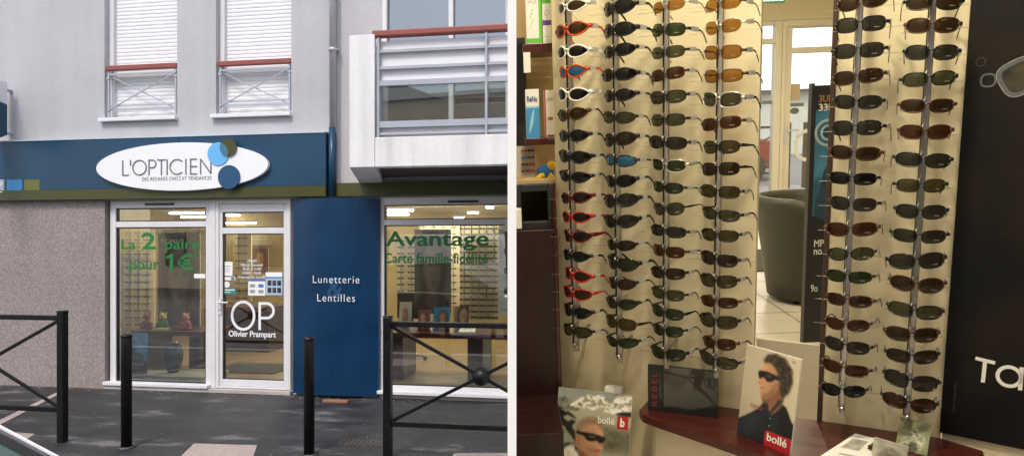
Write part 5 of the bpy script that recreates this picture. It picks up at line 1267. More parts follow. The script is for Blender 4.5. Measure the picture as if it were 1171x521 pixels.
# ================================================================== SUNGLASSES
def lens_mat(name, c, tr, tint):
    m = bpy.data.materials.new(name); m.use_nodes = True; nt = m.node_tree; L = nt.links; b = nt.nodes['Principled BSDF']; out = [n for n in nt.nodes if n.type == 'OUTPUT_MATERIAL'][0]
    b.inputs['Base Color'].default_value = (*c, 1); b.inputs['Roughness'].default_value = .06; b.inputs['Specular IOR Level'].default_value = .17; b.inputs['Coat Weight'].default_value = .16; b.inputs['Coat Roughness'].default_value = .03
    t = nt.nodes.new('ShaderNodeBsdfTransparent'); t.inputs[0].default_value = (*tint, 1); mx = nt.nodes.new('ShaderNodeMixShader'); mx.inputs[0].default_value = tr
    L.new(b.outputs[0], mx.inputs[1]); L.new(t.outputs[0], mx.inputs[2]); L.new(mx.outputs[0], out.inputs[0]); return m
LM = dict(
    brown=('brown', lens_mat('lens_brown_tint', (0.009, 0.0055, 0.003), 0.11, (0.28, 0.17, 0.09))),
    amber=('amber', lens_mat('lens_amber_tint', (0.075, 0.034, 0.006), 0.4, (0.72, 0.38, 0.09))),
    redb=('red brown', lens_mat('lens_redbrown_tint', (0.016, 0.007, 0.003), 0.13, (0.34, 0.14, 0.07))),
    black=('black', lens_mat('lens_black_tint', (0.003, 0.003, 0.003), 0.03, (0.2, 0.2, 0.2))),
    grey=('grey', lens_mat('lens_grey_tint', (0.008, 0.0075, 0.0065), 0.12, (0.28, 0.27, 0.23))),
    gg=('grey green', lens_mat('lens_greygreen_tint', (0.013, 0.014, 0.008), 0.2, (0.36, 0.37, 0.22))),
    green=('green', lens_mat('lens_green_tint', (0.006, 0.01, 0.004), 0.15, (0.22, 0.3, 0.13))),
    olive=('olive', lens_mat('lens_olive_tint', (0.014, 0.012, 0.005), 0.18, (0.38, 0.34, 0.15))),
    blue=('blue', lens_mat('lens_blue_tint', (0.015, 0.07, 0.14), 0.08, (0.3, 0.5, 0.8))),
)
FM = dict(
    white=('white', tone('frame_white', (.75, .74, .72), .25)), red=('red', tone('frame_red', (.42, .015, .012), .2)), orange=('orange red', tone('frame_orange', (.50, .06, .012), .22)),
    black=('black', tone('frame_black', (.008, .008, .009), .18)), darkred=('dark red', tone('frame_darkred', (.13, .008, .010), .2)), brown=('brown', tone('frame_brown', (.06, .022, .010), .22)),
    silver=('silver', M['wire']), )
tagm = tone('tag_silver', (.38, .38, .37), .35); stick = tone('lens_sticker', (.30, .29, .25), .5)

def lens_outline(st, side, n=28):
    a, b, nx, cx, taper, droop = st['a'], st['b'], st['n'], st['cx'], st['taper'], st['droop']
    out = []
    for i in range(n):
        th = 2 * PI * i / n; c, s_ = math.cos(th), math.sin(th)
        x = math.copysign(abs(c) ** (2 / nx), c) * a; z = math.copysign(abs(s_) ** (2 / nx), s_) * b
        k = x / a                                   # -1 nose .. +1 temple
        z *= 1 - taper * max(0, k) ** 1.6
        z += st['lift'] * k - droop * (1 - k * k) * (1 if s_ < 0 else 0) * b
        out.append((side * (cx + x), z))
    return out
def bend(x, st): return st['wrap'] * x * x
def make_glasses(st):
    """meshes of one style: y=0 at the bridge, +y towards the wall"""
    ms = {}
    for side, nm in ((-1, 'lensL'), (1, 'lensR')):
        o = lens_outline(st, side); mb = MB(); n = len(o); cx = side * st['cx']; cz = sum(p[1] for p in o) / n
        vs = [(cx, bend(cx, st) - .0042, cz)]; fs = []
        R_ = (.35, .7, 1.0)
        for r in R_:
            for x, z in o:
                xx = cx + (x - cx) * r; zz = cz + (z - cz) * r; vs.append((xx, bend(xx, st) - .0042 * (1 - r * r), zz))
        for j in range(n): fs.append((0, 1 + (j + 1) % n, 1 + j) if side > 0 else (0, 1 + j, 1 + (j + 1) % n))
        for i in range(2):
            for j in range(n):
                a_, b_, c_, d_ = 1 + i * n + j, 1 + i * n + (j + 1) % n, 1 + (i + 1) * n + (j + 1) % n, 1 + (i + 1) * n + j
                fs.append((a_, b_, c_, d_) if side > 0 else (a_, d_, c_, b_))
        fs = [tuple(reversed(f)) if f[0] == 0 and len(f) == 3 and False else f for f in fs]
        mb.add(vs, fs, None, True); ms[nm] = mb.mesh('lens')
    fr = MB(); rt = st['rim']
    for side in (-1, 1):
        o = lens_outline(st, side, 32)
        if st['half']: # semi rimless: upper half only
            up = [p for p in o if p[1] > -st['b'] * .25]; up.sort(key=lambda p: p[0]); fr.tube([(x, bend(x, st) - .0005, z) for x, z in up], rt, 6)
        else: fr.tube([(x, bend(x, st) - .0003, z) for x, z in o], rt, 6, closed=True)
        xo = side * (st['cx'] + st['a']); xh = side * .069; zo = st['lift'] + st['b'] * .15
        fr.tube([(xo - side * .004, bend(xo, st), zo), (xh - side * .002, bend(xh, st), zo + .001), (xh + side * .0005, bend(xh, st) + .008, zo + .001)], [st['tw'] * .5, st['tw'] * .5, st['tw'] * .45], 6)
    gi = st['cx'] - st['a']
    fr.tube([(-gi - .003, bend(gi, st), .003), (-gi * .4, -.001, .0065), (gi * .4, -.001, .0065), (gi + .003, bend(gi, st), .003)], rt * 1.35, 6)
    for side in (-1, 1): fr.tube([(side * (gi + .001), .001, -.002), (side * (gi - .001), .007, -.007)], .0018, 6)
    ms['frame'] = fr.mesh('frame')
    for side, nm in ((-1, 'templeL'), (1, 'templeR')):
        xh = side * .0693; y0 = bend(.069, st) + .006; z0 = st['lift'] + st['b'] * .15 + .001; tp = MB(); L = .118 - y0 + .004
        pts = []; N_ = 12
        for i in range(N_):
            u = i / (N_ - 1); y = y0 + L * u * (1 if u < .75 else 1); dz = 0 if u < .55 else -((u - .55) / .45) ** 1.5 * .030
            pts.append((xh + side * (.003 * math.sin(u * 3) - .004 * u), y, z0 + dz - .002 * u))
        wv = [st['tw'] * (1 - .5 * min(1, i / 5)) + (0.0006 if i > 8 else 0) for i in range(N_)]
        vs = []; fs = []
        for (x, y, z), w_ in zip(pts, wv):
            for ax, az in ((-.0011, -.5), (.0011, -.5), (.0011, .5), (-.0011, .5)): vs.append((x + ax, y, z + az * w_))
        for i in range(N_ - 1):
            for j in range(4): fs.append((i * 4 + j, i * 4 + (j + 1) % 4, (i + 1) * 4 + (j + 1) % 4, (i + 1) * 4 + j))
        fs += [(3, 2, 1, 0), ((N_ - 1) * 4, (N_ - 1) * 4 + 1, (N_ - 1) * 4 + 2, (N_ - 1) * 4 + 3)]
        tp.add(vs, fs); ms[nm] = tp.mesh('temple')
    y = .045; tg_ = MB(); tg_.box(.0690, .0735, y - .01, y + .022, z0 - .0065, z0 + .0065); tg_.box(-.0735, -.0695, y + .01, y + .028, z0 - .004, z0 + .004) if False else None
    ms['tag'] = tg_.mesh('tag')
    s_ = MB(); xa = st['cx'] + st['a'] * .05; xb_ = xa + .013; zc_ = -st['b'] * .52
    for k_ in range(6):
        u_, v_ = xa + (xb_ - xa) * k_ / 6, xa + (xb_ - xa) * (k_ + .62) / 6; h_ = (.0011, .0014, .0010, .0014, .0012, .0013)[k_]
        s_.add([(u_, bend(u_, st) - .0046, zc_ - .0012), (v_, bend(v_, st) - .0046, zc_ - .0012), (v_, bend(v_, st) - .0046, zc_ + h_), (u_, bend(u_, st) - .0046, zc_ + h_)], [(0, 1, 2, 3)])
    ms['sticker'] = s_.mesh('sticker')
    return ms
STY = {
    'wrap': dict(a=.030, b=.0185, n=2.2, cx=.0350, taper=.42, droop=.05, lift=.002, wrap=7.0, rim=.0030, half=False, tw=.015),
    'wrap2': dict(a=.0305, b=.0195, n=2.5, cx=.0355, taper=.34, droop=.06, lift=.002, wrap=6.6, rim=.0028, half=False, tw=.016),
    'sport': dict(a=.0305, b=.0180, n=2.7, cx=.0355, taper=.24, droop=.10, lift=.002, wrap=6.2, rim=.0022, half=False, tw=.011),
    'rect': dict(a=.0275, b=.0185, n=3.4, cx=.0340, taper=.08, droop=.04, lift=.001, wrap=5.6, rim=.0013, half=False, tw=.0095),
    'rect2': dict(a=.0290, b=.0190, n=3.0, cx=.0350, taper=.12, droop=.05, lift=.001, wrap=5.2, rim=.0020, half=False, tw=.011),
    'semi': dict(a=.0270, b=.0185, n=2.8, cx=.0335, taper=.05, droop=.08, lift=.001, wrap=5.2, rim=.0012, half=True, tw=.006),
    'square': dict(a=.0300, b=.0205, n=3.1, cx=.0355, taper=.14, droop=.03, lift=.002, wrap=4.8, rim=.0020, half=False, tw=.012),
    'oval': dict(a=.0300, b=.0205, n=2.35, cx=.0352, taper=.10, droop=.04, lift=.0015, wrap=4.2, rim=.0019, half=False, tw=.010),
}
GM = {k: make_glasses(v) for k, v in STY.items()}
SNAME = dict(wrap='wraparound', wrap2='wraparound', sport='sports', rect='slim rectangular', rect2='rectangular', semi='semi-rimless', square='square', oval='oval')
ORD = ['topmost', 'second from top', 'third from top', 'fourth from top', 'fifth from top', 'sixth from top', 'seventh from top', 'eighth from top', 'ninth from top', 'ninth from bottom' , 'seventh from bottom', 'sixth from bottom', 'fifth from bottom', 'fourth from bottom', 'third from bottom', 'second from bottom', 'lowest']
ORD[8] = 'ninth from top'; ORD[9] = 'eighth from bottom'
RN = ['the leftmost rack', 'the second rack from left', 'the third rack from left', 'the fourth rack from left', 'the second rack from right', 'the rightmost rack']
G = [
 dict(rx=(650, 658), ys=[8, 34, 59, 82, 108, 131, 155, 179, 202, 226, 248, 270, 292, 314, 335, 356, 378], bot=402, st=['wrap'] * 14 + ['sport', 'wrap', 'sport'], tag=1, stk=0, pin=0,
      c=[('white', 'brown'), ('orange', 'redb'), ('white', 'black'), ('orange', 'blue'), ('white', 'black'), ('brown', 'brown'), ('black', 'black'), ('black', 'black'), ('black', 'black'), ('darkred', 'black'), ('red', 'black'), ('darkred', 'black'), ('black', 'black'), ('red', 'brown'), ('red', 'redb'), ('black', 'black'), ('black', 'olive')]),
 dict(rx=(703, 709), ys=[9, 34, 58, 85, 109, 134, 159, 183, 207, 229, 253, 280, 301, 324, 347, 369, 391], bot=416, st=['wrap2'] * 4 + ['wrap', 'sport', 'wrap2', 'sport', 'wrap2', 'wrap', 'wrap2', 'sport', 'wrap2', 'sport', 'wrap', 'rect2', 'sport'], tag=1, stk=0, pin=0,
      c=[('black', 'black')] * 5 + [('black', 'gg'), ('black', 'brown'), ('black', 'blue'), ('black', 'black'), ('black', 'grey'), ('black', 'grey'), ('black', 'brown'), ('black', 'green'), ('black', 'redb'), ('black', 'green'), ('brown', 'olive'), ('black', 'green')]),
 dict(rx=(762, 762), ys=[7, 34, 60, 85, 111, 137, 163, 189, 214, 239, 264, 287, 312, 336, 357, 378, 404], bot=421, st=['semi', 'rect', 'rect', 'rect', 'rect2', 'rect', 'rect2', 'rect', 'rect2', 'semi', 'rect2', 'rect', 'rect2', 'rect', 'rect2', 'rect', 'rect2'], tag=1, stk=1, pin=0,
      c=[('silver', 'amber'), ('black', 'green'), ('black', 'gg'), ('brown', 'redb'), ('black', 'gg'), ('black', 'gg'), ('black', 'grey'), ('silver', 'green'), ('black', 'green'), ('black', 'gg'), ('black', 'grey'), ('brown', 'redb'), ('black', 'brown'), ('black', 'gg'), ('black', 'green'), ('black', 'green'), ('black', 'green')]),
 dict(rx=(824, 820), ys=[5, 31, 60, 87, 114, 141, 168, 193, 219, 245, 269, 296, 321, 345, 367, 392, 412], bot=432, st=['semi', 'semi', 'rect', 'rect', 'square', 'rect', 'rect2', 'rect', 'rect', 'rect2', 'rect2', 'square', 'square', 'rect2', 'square', 'rect2', 'square'], tag=1, stk=2, pin=0,
      c=[('brown', 'amber'), ('silver', 'amber'), ('brown', 'amber'), ('brown', 'amber'), ('silver', 'gg'), ('brown', 'redb'), ('black', 'olive'), ('black', 'brown'), ('black', 'olive'), ('black', 'gg'), ('black', 'olive'), ('black', 'brown'), ('black', 'olive'), ('brown', 'redb'), ('black', 'olive'), ('brown', 'redb'), ('black', 'gg')]),
 dict(rx=(983, 967), ys=[3, 28, 58, 88, 117, 146, 175, 204, 233, 262, 290, 316, 343, 371, 395, 421, 446], bot=477, st=['oval', 'rect', 'rect', 'rect2', 'rect2', 'rect', 'rect2', 'rect', 'rect', 'rect2', 'oval', 'rect2', 'rect2', 'oval', 'rect2', 'rect2', 'oval'], tag=2, stk=1, pin=1,
      c=[('brown', 'brown'), ('black', 'grey'), ('black', 'grey'), ('brown', 'brown'), ('black', 'grey'), ('black', 'grey'), ('brown', 'brown'), ('black', 'black'), ('black', 'grey'), ('brown', 'redb'), ('black', 'gg'), ('black', 'green'), ('brown', 'brown'), ('brown', 'redb'), ('black', 'grey'), ('brown', 'redb'), ('black', 'black')]),
 dict(rx=(1069, 1041), ys=[2, 29, 60, 90, 121, 151, 183, 212, 242, 270, 298, 325, 355, 382, 407, 435, 460], bot=487, st=['rect2', 'rect2', 'rect2', 'rect2', 'rect2', 'rect2', 'rect2', 'rect', 'rect2', 'rect', 'rect2', 'oval', 'square', 'square', 'square', 'square', 'oval'], tag=2, stk=1, pin=2,
      c=[('black', 'brown'), ('brown', 'brown'), ('black', 'grey'), ('black', 'gg'), ('brown', 'brown'), ('brown', 'redb'), ('black', 'grey'), ('black', 'olive'), ('black', 'grey'), ('black', 'grey'), ('black', 'grey'), ('brown', 'brown'), ('black', 'gg'), ('brown', 'brown'), ('black', 'brown'), ('black', 'grey'), ('black', 'redb')]),
]
rnd = random.Random(3)
ry0 = .014
for gi_, g_ in enumerate(G):
    x_top, x_bot = g_['rx']; yb_ = g_['bot']
    xs_ = [FP.hit(x_top + (x_bot - x_top) * y / 400, y, ry0).x for y in (0, 200, 400)]; rxl = sum(xs_) / 3
    zb_ = FP.hit(x_bot, yb_, ry0).z
    t = thing('display_rod', 'steel locking rod with wire hooks, ' + RN[gi_] + ' on the cream wall', 'display rod', FP, (rxl, ry0, zb_), 'steel rods holding the sunglasses')
    m = MB(); m.box(rxl - .0075, rxl + .0075, ry0, ry0 + .016, zb_, PTOP - .01); part('rail', m, M['chrome'], t, .002)
    m = MB(); m.box(rxl - .011, rxl - .0087, ry0 - .003, ry0 + .014, zb_ + .03, PTOP - .01); part('edge_strip', m, M['dark'], t)
    m = MB()
    for z in (zb_ + .06, PTOP - .1):
        m = MB(); m.tube([(rxl, ry0 + .016, z), (rxl, WALL, z)], .005, 8); part('wall_bracket', m, M['chrome'], t)
    m = MB(); m.tube([(rxl, ry0 - .012, zb_ + .028), (rxl, ry0, zb_ + .028)], .0075, 14); part('lock', m, M['chrome'], t)
    for i, y in enumerate(g_['ys']):
        xr = x_top + (x_bot - x_top) * y / 400
        p = FP.hit(xr, y, 0)
        z = p.z
        # hook loop above the nose and the wire the temples rest on
        m = MB(); k = [(rxl - .002, ry0 - .001 - .012 * math.sin(PI * j / 8), z + .006 + .020 * j / 8) for j in range(9)]; m.tube([(rxl - .004 - .004 * math.sin(PI * j / 8), ry0 - .014 * math.sin(PI * j / 8), z + .003 + .020 * j / 8) for j in range(9)], .0014, 6)
        part('hook', m, M['wire'], t)
        m = MB(); L_ = (.105, .095, .078)[g_['pin']]; m.tube([(rxl - L_ * .9, ry0 + .02, z - .010), (rxl + L_ * 1.08, ry0 + .02, z - .010)], .0007, 5)
        part('wire_arm', m, M['wire'], t)
        # the sunglasses
        fk, lk = g_['c'][i]; sk = g_['st'][i]; ms = GM[sk]
        a_ = (-.36, -.38, -.36, -.34, -.17, -.02)[gi_] + rnd.uniform(-.10, .10); tilt = rnd.uniform(-.08, .08); roll = rnd.uniform(-.085, .085); gs_ = rnd.uniform(.90, 1.02)
        lab = f"{FM[fk][0]} {SNAME[sk]} sunglasses, {LM[lk][0]} lenses, {ORD[i]}, {RN[gi_][4:]}"
        e_ = bpy.data.objects.new('sunglasses', None); col.objects.link(e_); e_.empty_display_size = .05
        e_.matrix_world = FP.M @ Matrix.Translation(Vector((rxl + rnd.uniform(-.002, .002), -.004, z))) @ Matrix.Rotation(a_, 4, 'Z') @ Matrix.Rotation(tilt, 4, 'X') @ Matrix.Rotation(roll, 4, 'Y') @ Matrix.Diagonal((gs_, gs_, gs_ * rnd.uniform(.90, 1.06), 1))
        e_['label'] = lab; e_['category'] = 'sunglasses'; e_['group'] = 'sunglasses hanging on the display racks'
        def pc(nm, me, mt):
            o = bpy.data.objects.new(nm, me); col.objects.link(o); o.parent = e_
            if not me.materials: me.materials.append(None)
            o.material_slots[0].link = 'OBJECT'; o.material_slots[0].material = mt; return o
        pc('frame', ms['frame'], FM[fk][1])
        pc('lens', ms['lensL'], LM[lk][1]); lr = pc('lens', ms['lensR'], LM[lk][1])
        tm = FM[fk][1] if fk not in ('silver',) else FM['black'][1]
        tl = pc('temple', ms['templeL'], tm); tr = pc('temple', ms['templeR'], tm)
        if g_['tag'] and rnd.random() < .9:
            o = pc('price_tag', ms['tag'], tagm); o.parent = tr
        if g_['stk'] and rnd.random() < .75:
            o = pc('sticker', ms['sticker'], stick); o.parent = lr

# ================================================================== SHELVES AT THE LEFT OF THE RACKS
ysh = 2.62
def h4(x, y, yl=ysh): return FR.hit(x, y, yl)
t = thing('shelf_unit', 'dark red wooden shelf unit at the left, carrying lens care boxes', 'shelf unit', FR, (h4(612, 300).x, ysh, FL))
xA, xB = h4(588, 300).x, h4(639, 300, 2.50).x
part('cabinet', B(-.024, h4(638.5, 300, 2.45).x, 2.45, 2.80, FL, h4(610, 263, 2.45).z), M['wooddk'], t, .003)
part('edge_strip', B(h4(634.5, 300, 2.44).x, h4(637.5, 300, 2.44).x, 2.44, 2.4495, FL, h4(610, 210, 2.45).z), M['wood'], t)
part('plinth', B(-.012, h4(638.5, 300, 2.45).x - .02, 2.12, 2.4495, FL + .001, FL + .22), M['wooddk'], t, .003)
s1 = h4(612, 50).z; s1b = h4(612, 60).z; s2 = h4(612, 158).z; s2b = h4(612, 166).z
part('shelf', B(h4(598, 55).x, h4(637, 55).x, ysh, ysh + .22, s1b, s1), M['wood'], t, .002)
part('shelf', B(h4(601, 160).x, h4(637, 160).x, ysh, ysh + .22, s2b, s2), M['wood'], t, .002)
part('back_panel', B(h4(587, 100).x * .99, h4(645, 100, 3.0).x, 3.0, 3.03, FL, CE - .3), M['tan'], t)
part('side_panel', B(h4(587.5, 100, 2.9).x, h4(602, 100, 2.9).x, 2.88, 2.94, h4(595, 262, 2.9).z, h4(595, 44, 2.9).z), tk, t)
def cbox(x0, x1, y1, z, m, label, art, d=.05, yl=None):
    yl = yl or ysh + .012; a_, b_ = h4(x0, 100, yl).x, h4(x1, 100, yl).x; top = h4((x0 + x1) / 2, y1, yl).z
    t_ = thing('product_box', label, 'box', FR, (a_, yl, z)); mb = MB(); mb.box(a_, b_, yl, yl + d, z + .0005, top); part('carton', mb, m, t_, .0015)
    k = MB(); art(k, a_, b_, z, top, yl - .0006); part('print', k, None, t_); return t_
def A(k, x0, x1, z0, z1, y, lst):
    for (u0, u1, v0, v1, m) in lst:
        k.flat([(x0 + (x1 - x0) * u0, z0 + (z1 - z0) * v0), (x0 + (x1 - x0) * u1, z0 + (z1 - z0) * v0), (x0 + (x1 - x0) * u1, z0 + (z1 - z0) * v1), (x0 + (x1 - x0) * u0, z0 + (z1 - z0) * v1)], y, m)
gr = tone('print_green', (.12, .5, .05)); vi = tone('print_violet', (.13, .05, .32)); bl2 = tone('print_azure', (.05, .28, .62)); rd2 = tone('print_crimson', (.5, .03, .05))
def a1(k, x0, x1, z0, z1, y):
    A(k, x0, x1, z0, z1, y, [(0, 1, .02, .10, gr), (.82, 1, .1, 1, gr)]); letter(k, 'JAZZ', x0 + .12 * (x1 - x0), x0 + .72 * (x1 - x0), z0 + .70 * (z1 - z0), z0 + .79 * (z1 - z0), y, tg, 0, .0004)
    for i in range(6): A(k, x0, x1, z0, z1, y - .0002, [(.25 + .07 * (i % 3), .30 + .07 * (i % 3), .28 + .06 * i, .32 + .06 * i, gr)])
def a2(k, x0, x1, z0, z1, y): A(k, x0, x1, z0, z1, y, [(0, 1, .72, .98, gr), (0, 1, .33, .42, vi)]); stroke(k, arc((x0 + x1) / 2, z0 + .55 * (z1 - z0), .008, .010, 0, 5, 18), .0012, y, tg, .0004)
def a3(k, x0, x1, z0, z1, y):
    A(k, x0, x1, z0, z1, y, [(0, 1, .0, .62, bl2), (0, 1, .62, .66, tone('print_sky2', (.3, .6, .8)))]); letter(k, 'ReNu', x0 + .1 * (x1 - x0), x0 + .85 * (x1 - x0), z0 + .74 * (z1 - z0), z0 + .86 * (z1 - z0), y, tone('print_navy2', (.02, .05, .3)), .03, .0004)
    lay_ = curve([(x0 + .2 * (x1 - x0), z0 + .1 * (z1 - z0)), (x0 + .5 * (x1 - x0), z0 + .3 * (z1 - z0)), (x0 + .6 * (x1 - x0), z0 + .6 * (z1 - z0)), (x0 + .35 * (x1 - x0), z0 + .4 * (z1 - z0))]); k.flat(lay_, y - .0003, tone('print_sky2', (.3, .6, .8)))
def a4(k, x0, x1, z0, z1, y):
    A(k, x0, x1, z0, z1, y, [(0, .12, 0, 1, rd2), (.2, .9, .02, .06, rd2)]); k.flat(ell(x0 + .55 * (x1 - x0), z0 + .40 * (z1 - z0), .011, .006, 18), y - .0002, rd2); letter(k, 'JAZZ', x0 + .25 * (x1 - x0), x0 + .9 * (x1 - x0), z0 + .76 * (z1 - z0), z0 + .84 * (z1 - z0), y, tg, 0, .0004)
cbox(604, 621.5, -14, s1, M['wpaper'], 'tall white and green carton lettered JAZZ on the upper shelf', a1)
cbox(622.5, 632.5, -14, s1, M['wpaper'], 'narrow white carton with green and violet bands on the upper shelf', a2)
cbox(600.5, 616, 102, s2, M['wpaper'], 'white and blue carton lettered ReNu on the lower shelf', a3)
cbox(622, 634, 103, s2, M['wpaper'], 'white carton with red lips on the lower shelf', a4)
a_ = h4(598.3, 60, ysh - .004); b_ = h4(607, 83, ysh - .004)
solo('shelf_label', B(a_.x, b_.x, ysh - .004, ysh - .001, b_.z, a_.z), M['wpaper'], 'blank white label hanging from the upper shelf edge', 'label', FR, (a_.x, ysh, b_.z))
# optical frames on the tan wall between the shelves
yk = 2.93
for ci, x in enumerate((609, 622)):
    for ri, y in enumerate((69, 77, 85, 93)):
        p = h4(x, y, yk); m = MB()
        for s_ in (-1, 1): m.tube([(p.x + s_ * .011 + q[0], yk + 0, p.z + q[1]) for q in ell(0, 0, .009, .006, 14)], .0009, 5, closed=True); m.tube([(p.x + s_ * .021, yk, p.z), (p.x + s_ * .022, yk + .05, p.z)], .0008, 5)
        m.tube([(p.x - .003, yk, p.z + .002), (p.x + .003, yk, p.z + .002)], .0009, 5)
        solo('optical_frame', m, tone('frame_gold', (.25, .13, .05), .3, metal=.5), 'thin gold wire spectacle frame on the tan wall between the two shelves', 'spectacles', FR, (p.x, yk, p.z), 'gold wire frames between the shelves')
# pegboard with small coloured glasses
p0, p1_ = h4(588.5, 209, 2.72), h4(611, 166.5, 2.72)
t = thing('card_display', 'small white card hung with red and blue childrens glasses under the lower shelf', 'display card', FR, (p0.x, 2.72, p0.z))
part('card', B(max(p0.x, .016), p1_.x, 2.72, 2.726, p0.z, p1_.z), M['silver'], t)
for ri in range(5):
    for ci in range(2):
        cxx = h4(597 + ci * 8, 100, 2.71).x; czz = p1_.z - (ri + .7) * (p1_.z - p0.z) / 5.4
        m = MB(); [m.prism(ell(cxx + s_ * .007, czz, .006, .0045, 12), 2.712, 2.716) for s_ in (-1, 1)]
        part('glasses', m, (rd2, tb, tk, tone('print_plum', (.2, .03, .12)), rd2)[(ri + ci * 2) % 5], t)
# parrot-like toy: blue and yellow plush
p = h4(624, 196, 2.66); t = thing('plush_toy', 'blue and yellow plush toy lying under the lower shelf', 'toy', FR, (p.x, 2.66, p.z - .03))
m = MB(); m.ball((p.x, 2.66, p.z), .03, 14, sc=(1.1, .8, .9)); part('body', m, tone('plush_blue', (.02, .12, .38), .9), t)
m = MB(); m.ball((p.x + .022, 2.65, p.z + .022), .018, 12); m.tube([(p.x - .01, 2.65, p.z - .01), (p.x - .04, 2.64, p.z - .028)], [.014, .006], 8); m.tube([(p.x + .01, 2.645, p.z - .015), (p.x + .03, 2.64, p.z - .03)], [.016, .008], 8); part('head', m, tone('plush_yellow', (.65, .42, .03), .9), t)
part('plank', B(.02, h4(637, 200, 2.62).x, 2.60, 2.8, h4(610, 208, 2.6).z - .004, h4(610, 206, 2.6).z), M['tan'], t) if False else None
solo('plank', B(.022, h4(635.5, 200, 2.60).x, 2.58, 2.82, h4(620, 210, 2.58).z, h4(620, 205, 2.58).z), M['tan'], 'tan wooden plank between the plush toy and the black framed mirror', 'plank', FR, (.06, 2.6, h4(620, 210, 2.58).z), bevel=.002)
p0, p1_ = h4(587.5, 262, 2.5), h4(634, 209.5, 2.5)
t = thing('mirror', 'black framed countertop mirror above the dark cabinet at the left', 'mirror', FR, (p0.x, 2.5, p0.z))
m = MB(); frame_rect(m, max(p0.x, .014), p1_.x, p0.z, p1_.z, .026, 2.49, 2.52); part('frame', m, tk, t, .003)
part('glass', B(max(p0.x, .014) + .026, p1_.x - .026, 2.508, 2.512, p0.z + .026, p1_.z - .026), tone('mirror_glass', (.10, .08, .05), .10, metal=1), t)
p = h4(593, 262, 2.47); m = MB(); m.box(.0165, h4(596.5, 250, 2.47).x, 2.455, 2.485, p.z + .002, h4(593, 238, 2.47).z)
solo('tissue_pack', m, M['wpaper'], 'small white pack on the cabinet before the black framed mirror', 'pack', FR, (.03, 2.47, p.z), bevel=.004)

# ================================================================== LIGHT
def area(name, loc, size, power, color, frame, rx=PI * 0, shape='DISK', size_y=None):
    l = bpy.data.lights.new(name, 'AREA'); l.energy = power; l.color = color; l.shape = shape; l.size = size
    if size_y: l.shape = 'RECTANGLE'; l.size_y = size_y
    o = bpy.data.objects.new(name, l); col.objects.link(o); o.matrix_world = frame.M @ Matrix.Translation(Vector(loc)) @ Matrix.Rotation(rx, 4, 'X'); return o
warm = (1, .87, .61)
def spot(x, y, pw, lab, size=.26):
    t = thing('spot_lamp', lab, 'lamp', FR, (x, y, CE - .06), 'recessed ceiling spot lamps')
    m = MB(); m.lathe((x, y, CE - .035), [(.075, 0), (.08, .034)], 24); part('housing', m, M['white'], t)
    m = MB(); m.lathe((x, y, CE - .042), [(.05, 0), (.05, .006)], 20); part('bulb', m, spot_glow, t)
    area('spot_light', (x, y, CE - .05), size, pw, warm, FR)
SP = .60
spot(.34, 1.2, 62 * SP, 'recessed warm spot above the left racks'); spot(1.10, .75, 6 * SP, 'recessed warm spot above the right racks'); spot(.8, -.5, 9 * SP, 'added warm spot behind the viewer for lens glints, on the left', .07); spot(1.5, -.3, 5 * SP, 'added warm spot behind the viewer for lens glints, on the right', .07); spot(1.9, 3.6, 36 * SP, 'recessed warm spot above the armchair'); spot(.5, 4.6, 30 * SP, 'recessed warm spot deep in the shop'); spot(2.2, 6.8, 110 * SP, 'recessed warm spot near the entrance')  # the small rear pair is added to put glints in the lenses
for x, y, pw in ((-5.6, 1.6, 26), (-3.2, 1.6, 26), (-1.2, 1.4, 20), (-4.5, 4.4, 44), (-2.0, 4.0, 40)):
    area('shop_light', (x, y, 2.32), 1.1, pw, (1, .88, .62), FF, 0, 'RECTANGLE', .3)

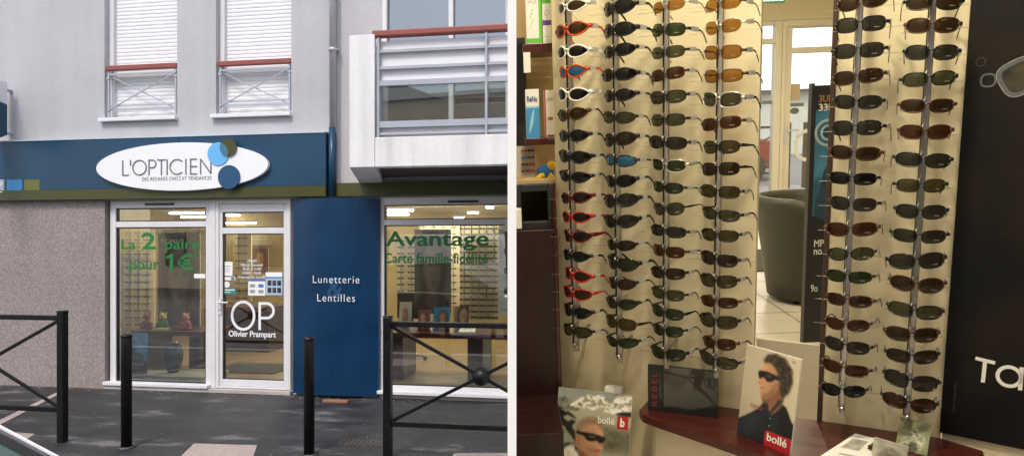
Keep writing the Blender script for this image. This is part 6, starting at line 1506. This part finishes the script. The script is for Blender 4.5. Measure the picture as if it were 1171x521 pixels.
w = bpy.data.worlds.new('World'); scn.world = w; w.use_nodes = True; nt = w.node_tree; L = nt.links
bg = nt.nodes['Background']; sky = nt.nodes.new('ShaderNodeTexSky'); sky.sky_type = 'NISHITA'; sky.sun_disc = False
SE, SR = math.radians(52), math.radians(200)
sky.sun_elevation = SE; sky.sun_rotation = SR; sky.air_density = 1.2; sky.dust_density = 2.0
tc = nt.nodes.new('ShaderNodeTexCoord'); mp = nt.nodes.new('ShaderNodeMapping'); mp.inputs['Scale'].default_value = (1, 1, 2.2); mp.inputs['Location'].default_value = (1.7, .6, .4)
nz = nt.nodes.new('ShaderNodeTexNoise'); nz.inputs['Scale'].default_value = 2.6; nz.inputs['Detail'].default_value = 7; nz.inputs['Roughness'].default_value = .55
L.new(tc.outputs['Generated'], mp.inputs[0]); L.new(mp.outputs[0], nz.inputs['Vector'])
cr = nt.nodes.new('ShaderNodeValToRGB'); cr.color_ramp.elements[0].position = .44; cr.color_ramp.elements[1].position = .60
sp_ = nt.nodes.new('ShaderNodeSeparateXYZ'); L.new(tc.outputs['Generated'], sp_.inputs[0]); ma_ = nt.nodes.new('ShaderNodeMath'); ma_.operation = 'MULTIPLY_ADD'; ma_.inputs[1].default_value = .16
L.new(sp_.outputs[1], ma_.inputs[0]); L.new(nz.outputs[0], ma_.inputs[2]); L.new(ma_.outputs[0], cr.inputs[0]); mx = nt.nodes.new('ShaderNodeMix'); mx.data_type = 'RGBA'
mx.inputs['B'].default_value = (10.2, 9.9, 10.0, 1); L.new(cr.outputs[0], mx.inputs['Factor']); L.new(sky.outputs[0], mx.inputs['A'])
L.new(mx.outputs['Result'], bg.inputs[0]); bg.inputs[1].default_value = .15
sl = bpy.data.lights.new('sun', 'SUN'); sl.energy = 1.5; sl.angle = math.radians(14); sl.color = (1, .95, .88)
so = bpy.data.objects.new('sun', sl); col.objects.link(so)
sd = Vector((math.sin(SR) * math.cos(SE), math.cos(SR) * math.cos(SE), math.sin(SE)))
so.rotation_euler = sd.to_track_quat('Z', 'Y').to_euler()

# ================================================================== CAMERA
cd = bpy.data.cameras.new('camera'); cam = bpy.data.objects.new('camera', cd); col.objects.link(cam)
cam.location = CAM; cam.rotation_euler = (PI / 2, 0, 0); cd.sensor_width = 36; cd.sensor_fit = 'HORIZONTAL'; cd.lens = 36 * FPX / 1171
cd.shift_y = (HY - 260.5) / 1171; cd.shift_x = 0; cd.clip_start = .05; cd.clip_end = 2000
scn.camera = cam
scn.view_settings.view_transform = 'Standard'; scn.view_settings.look = 'None'; scn.view_settings.gamma = 1
scn.view_settings.use_curve_mapping = False; scn.view_settings.exposure = 0.62
try:
    scn.cycles.transparent_max_bounces = 24; scn.cycles.max_bounces = 8
except Exception: pass
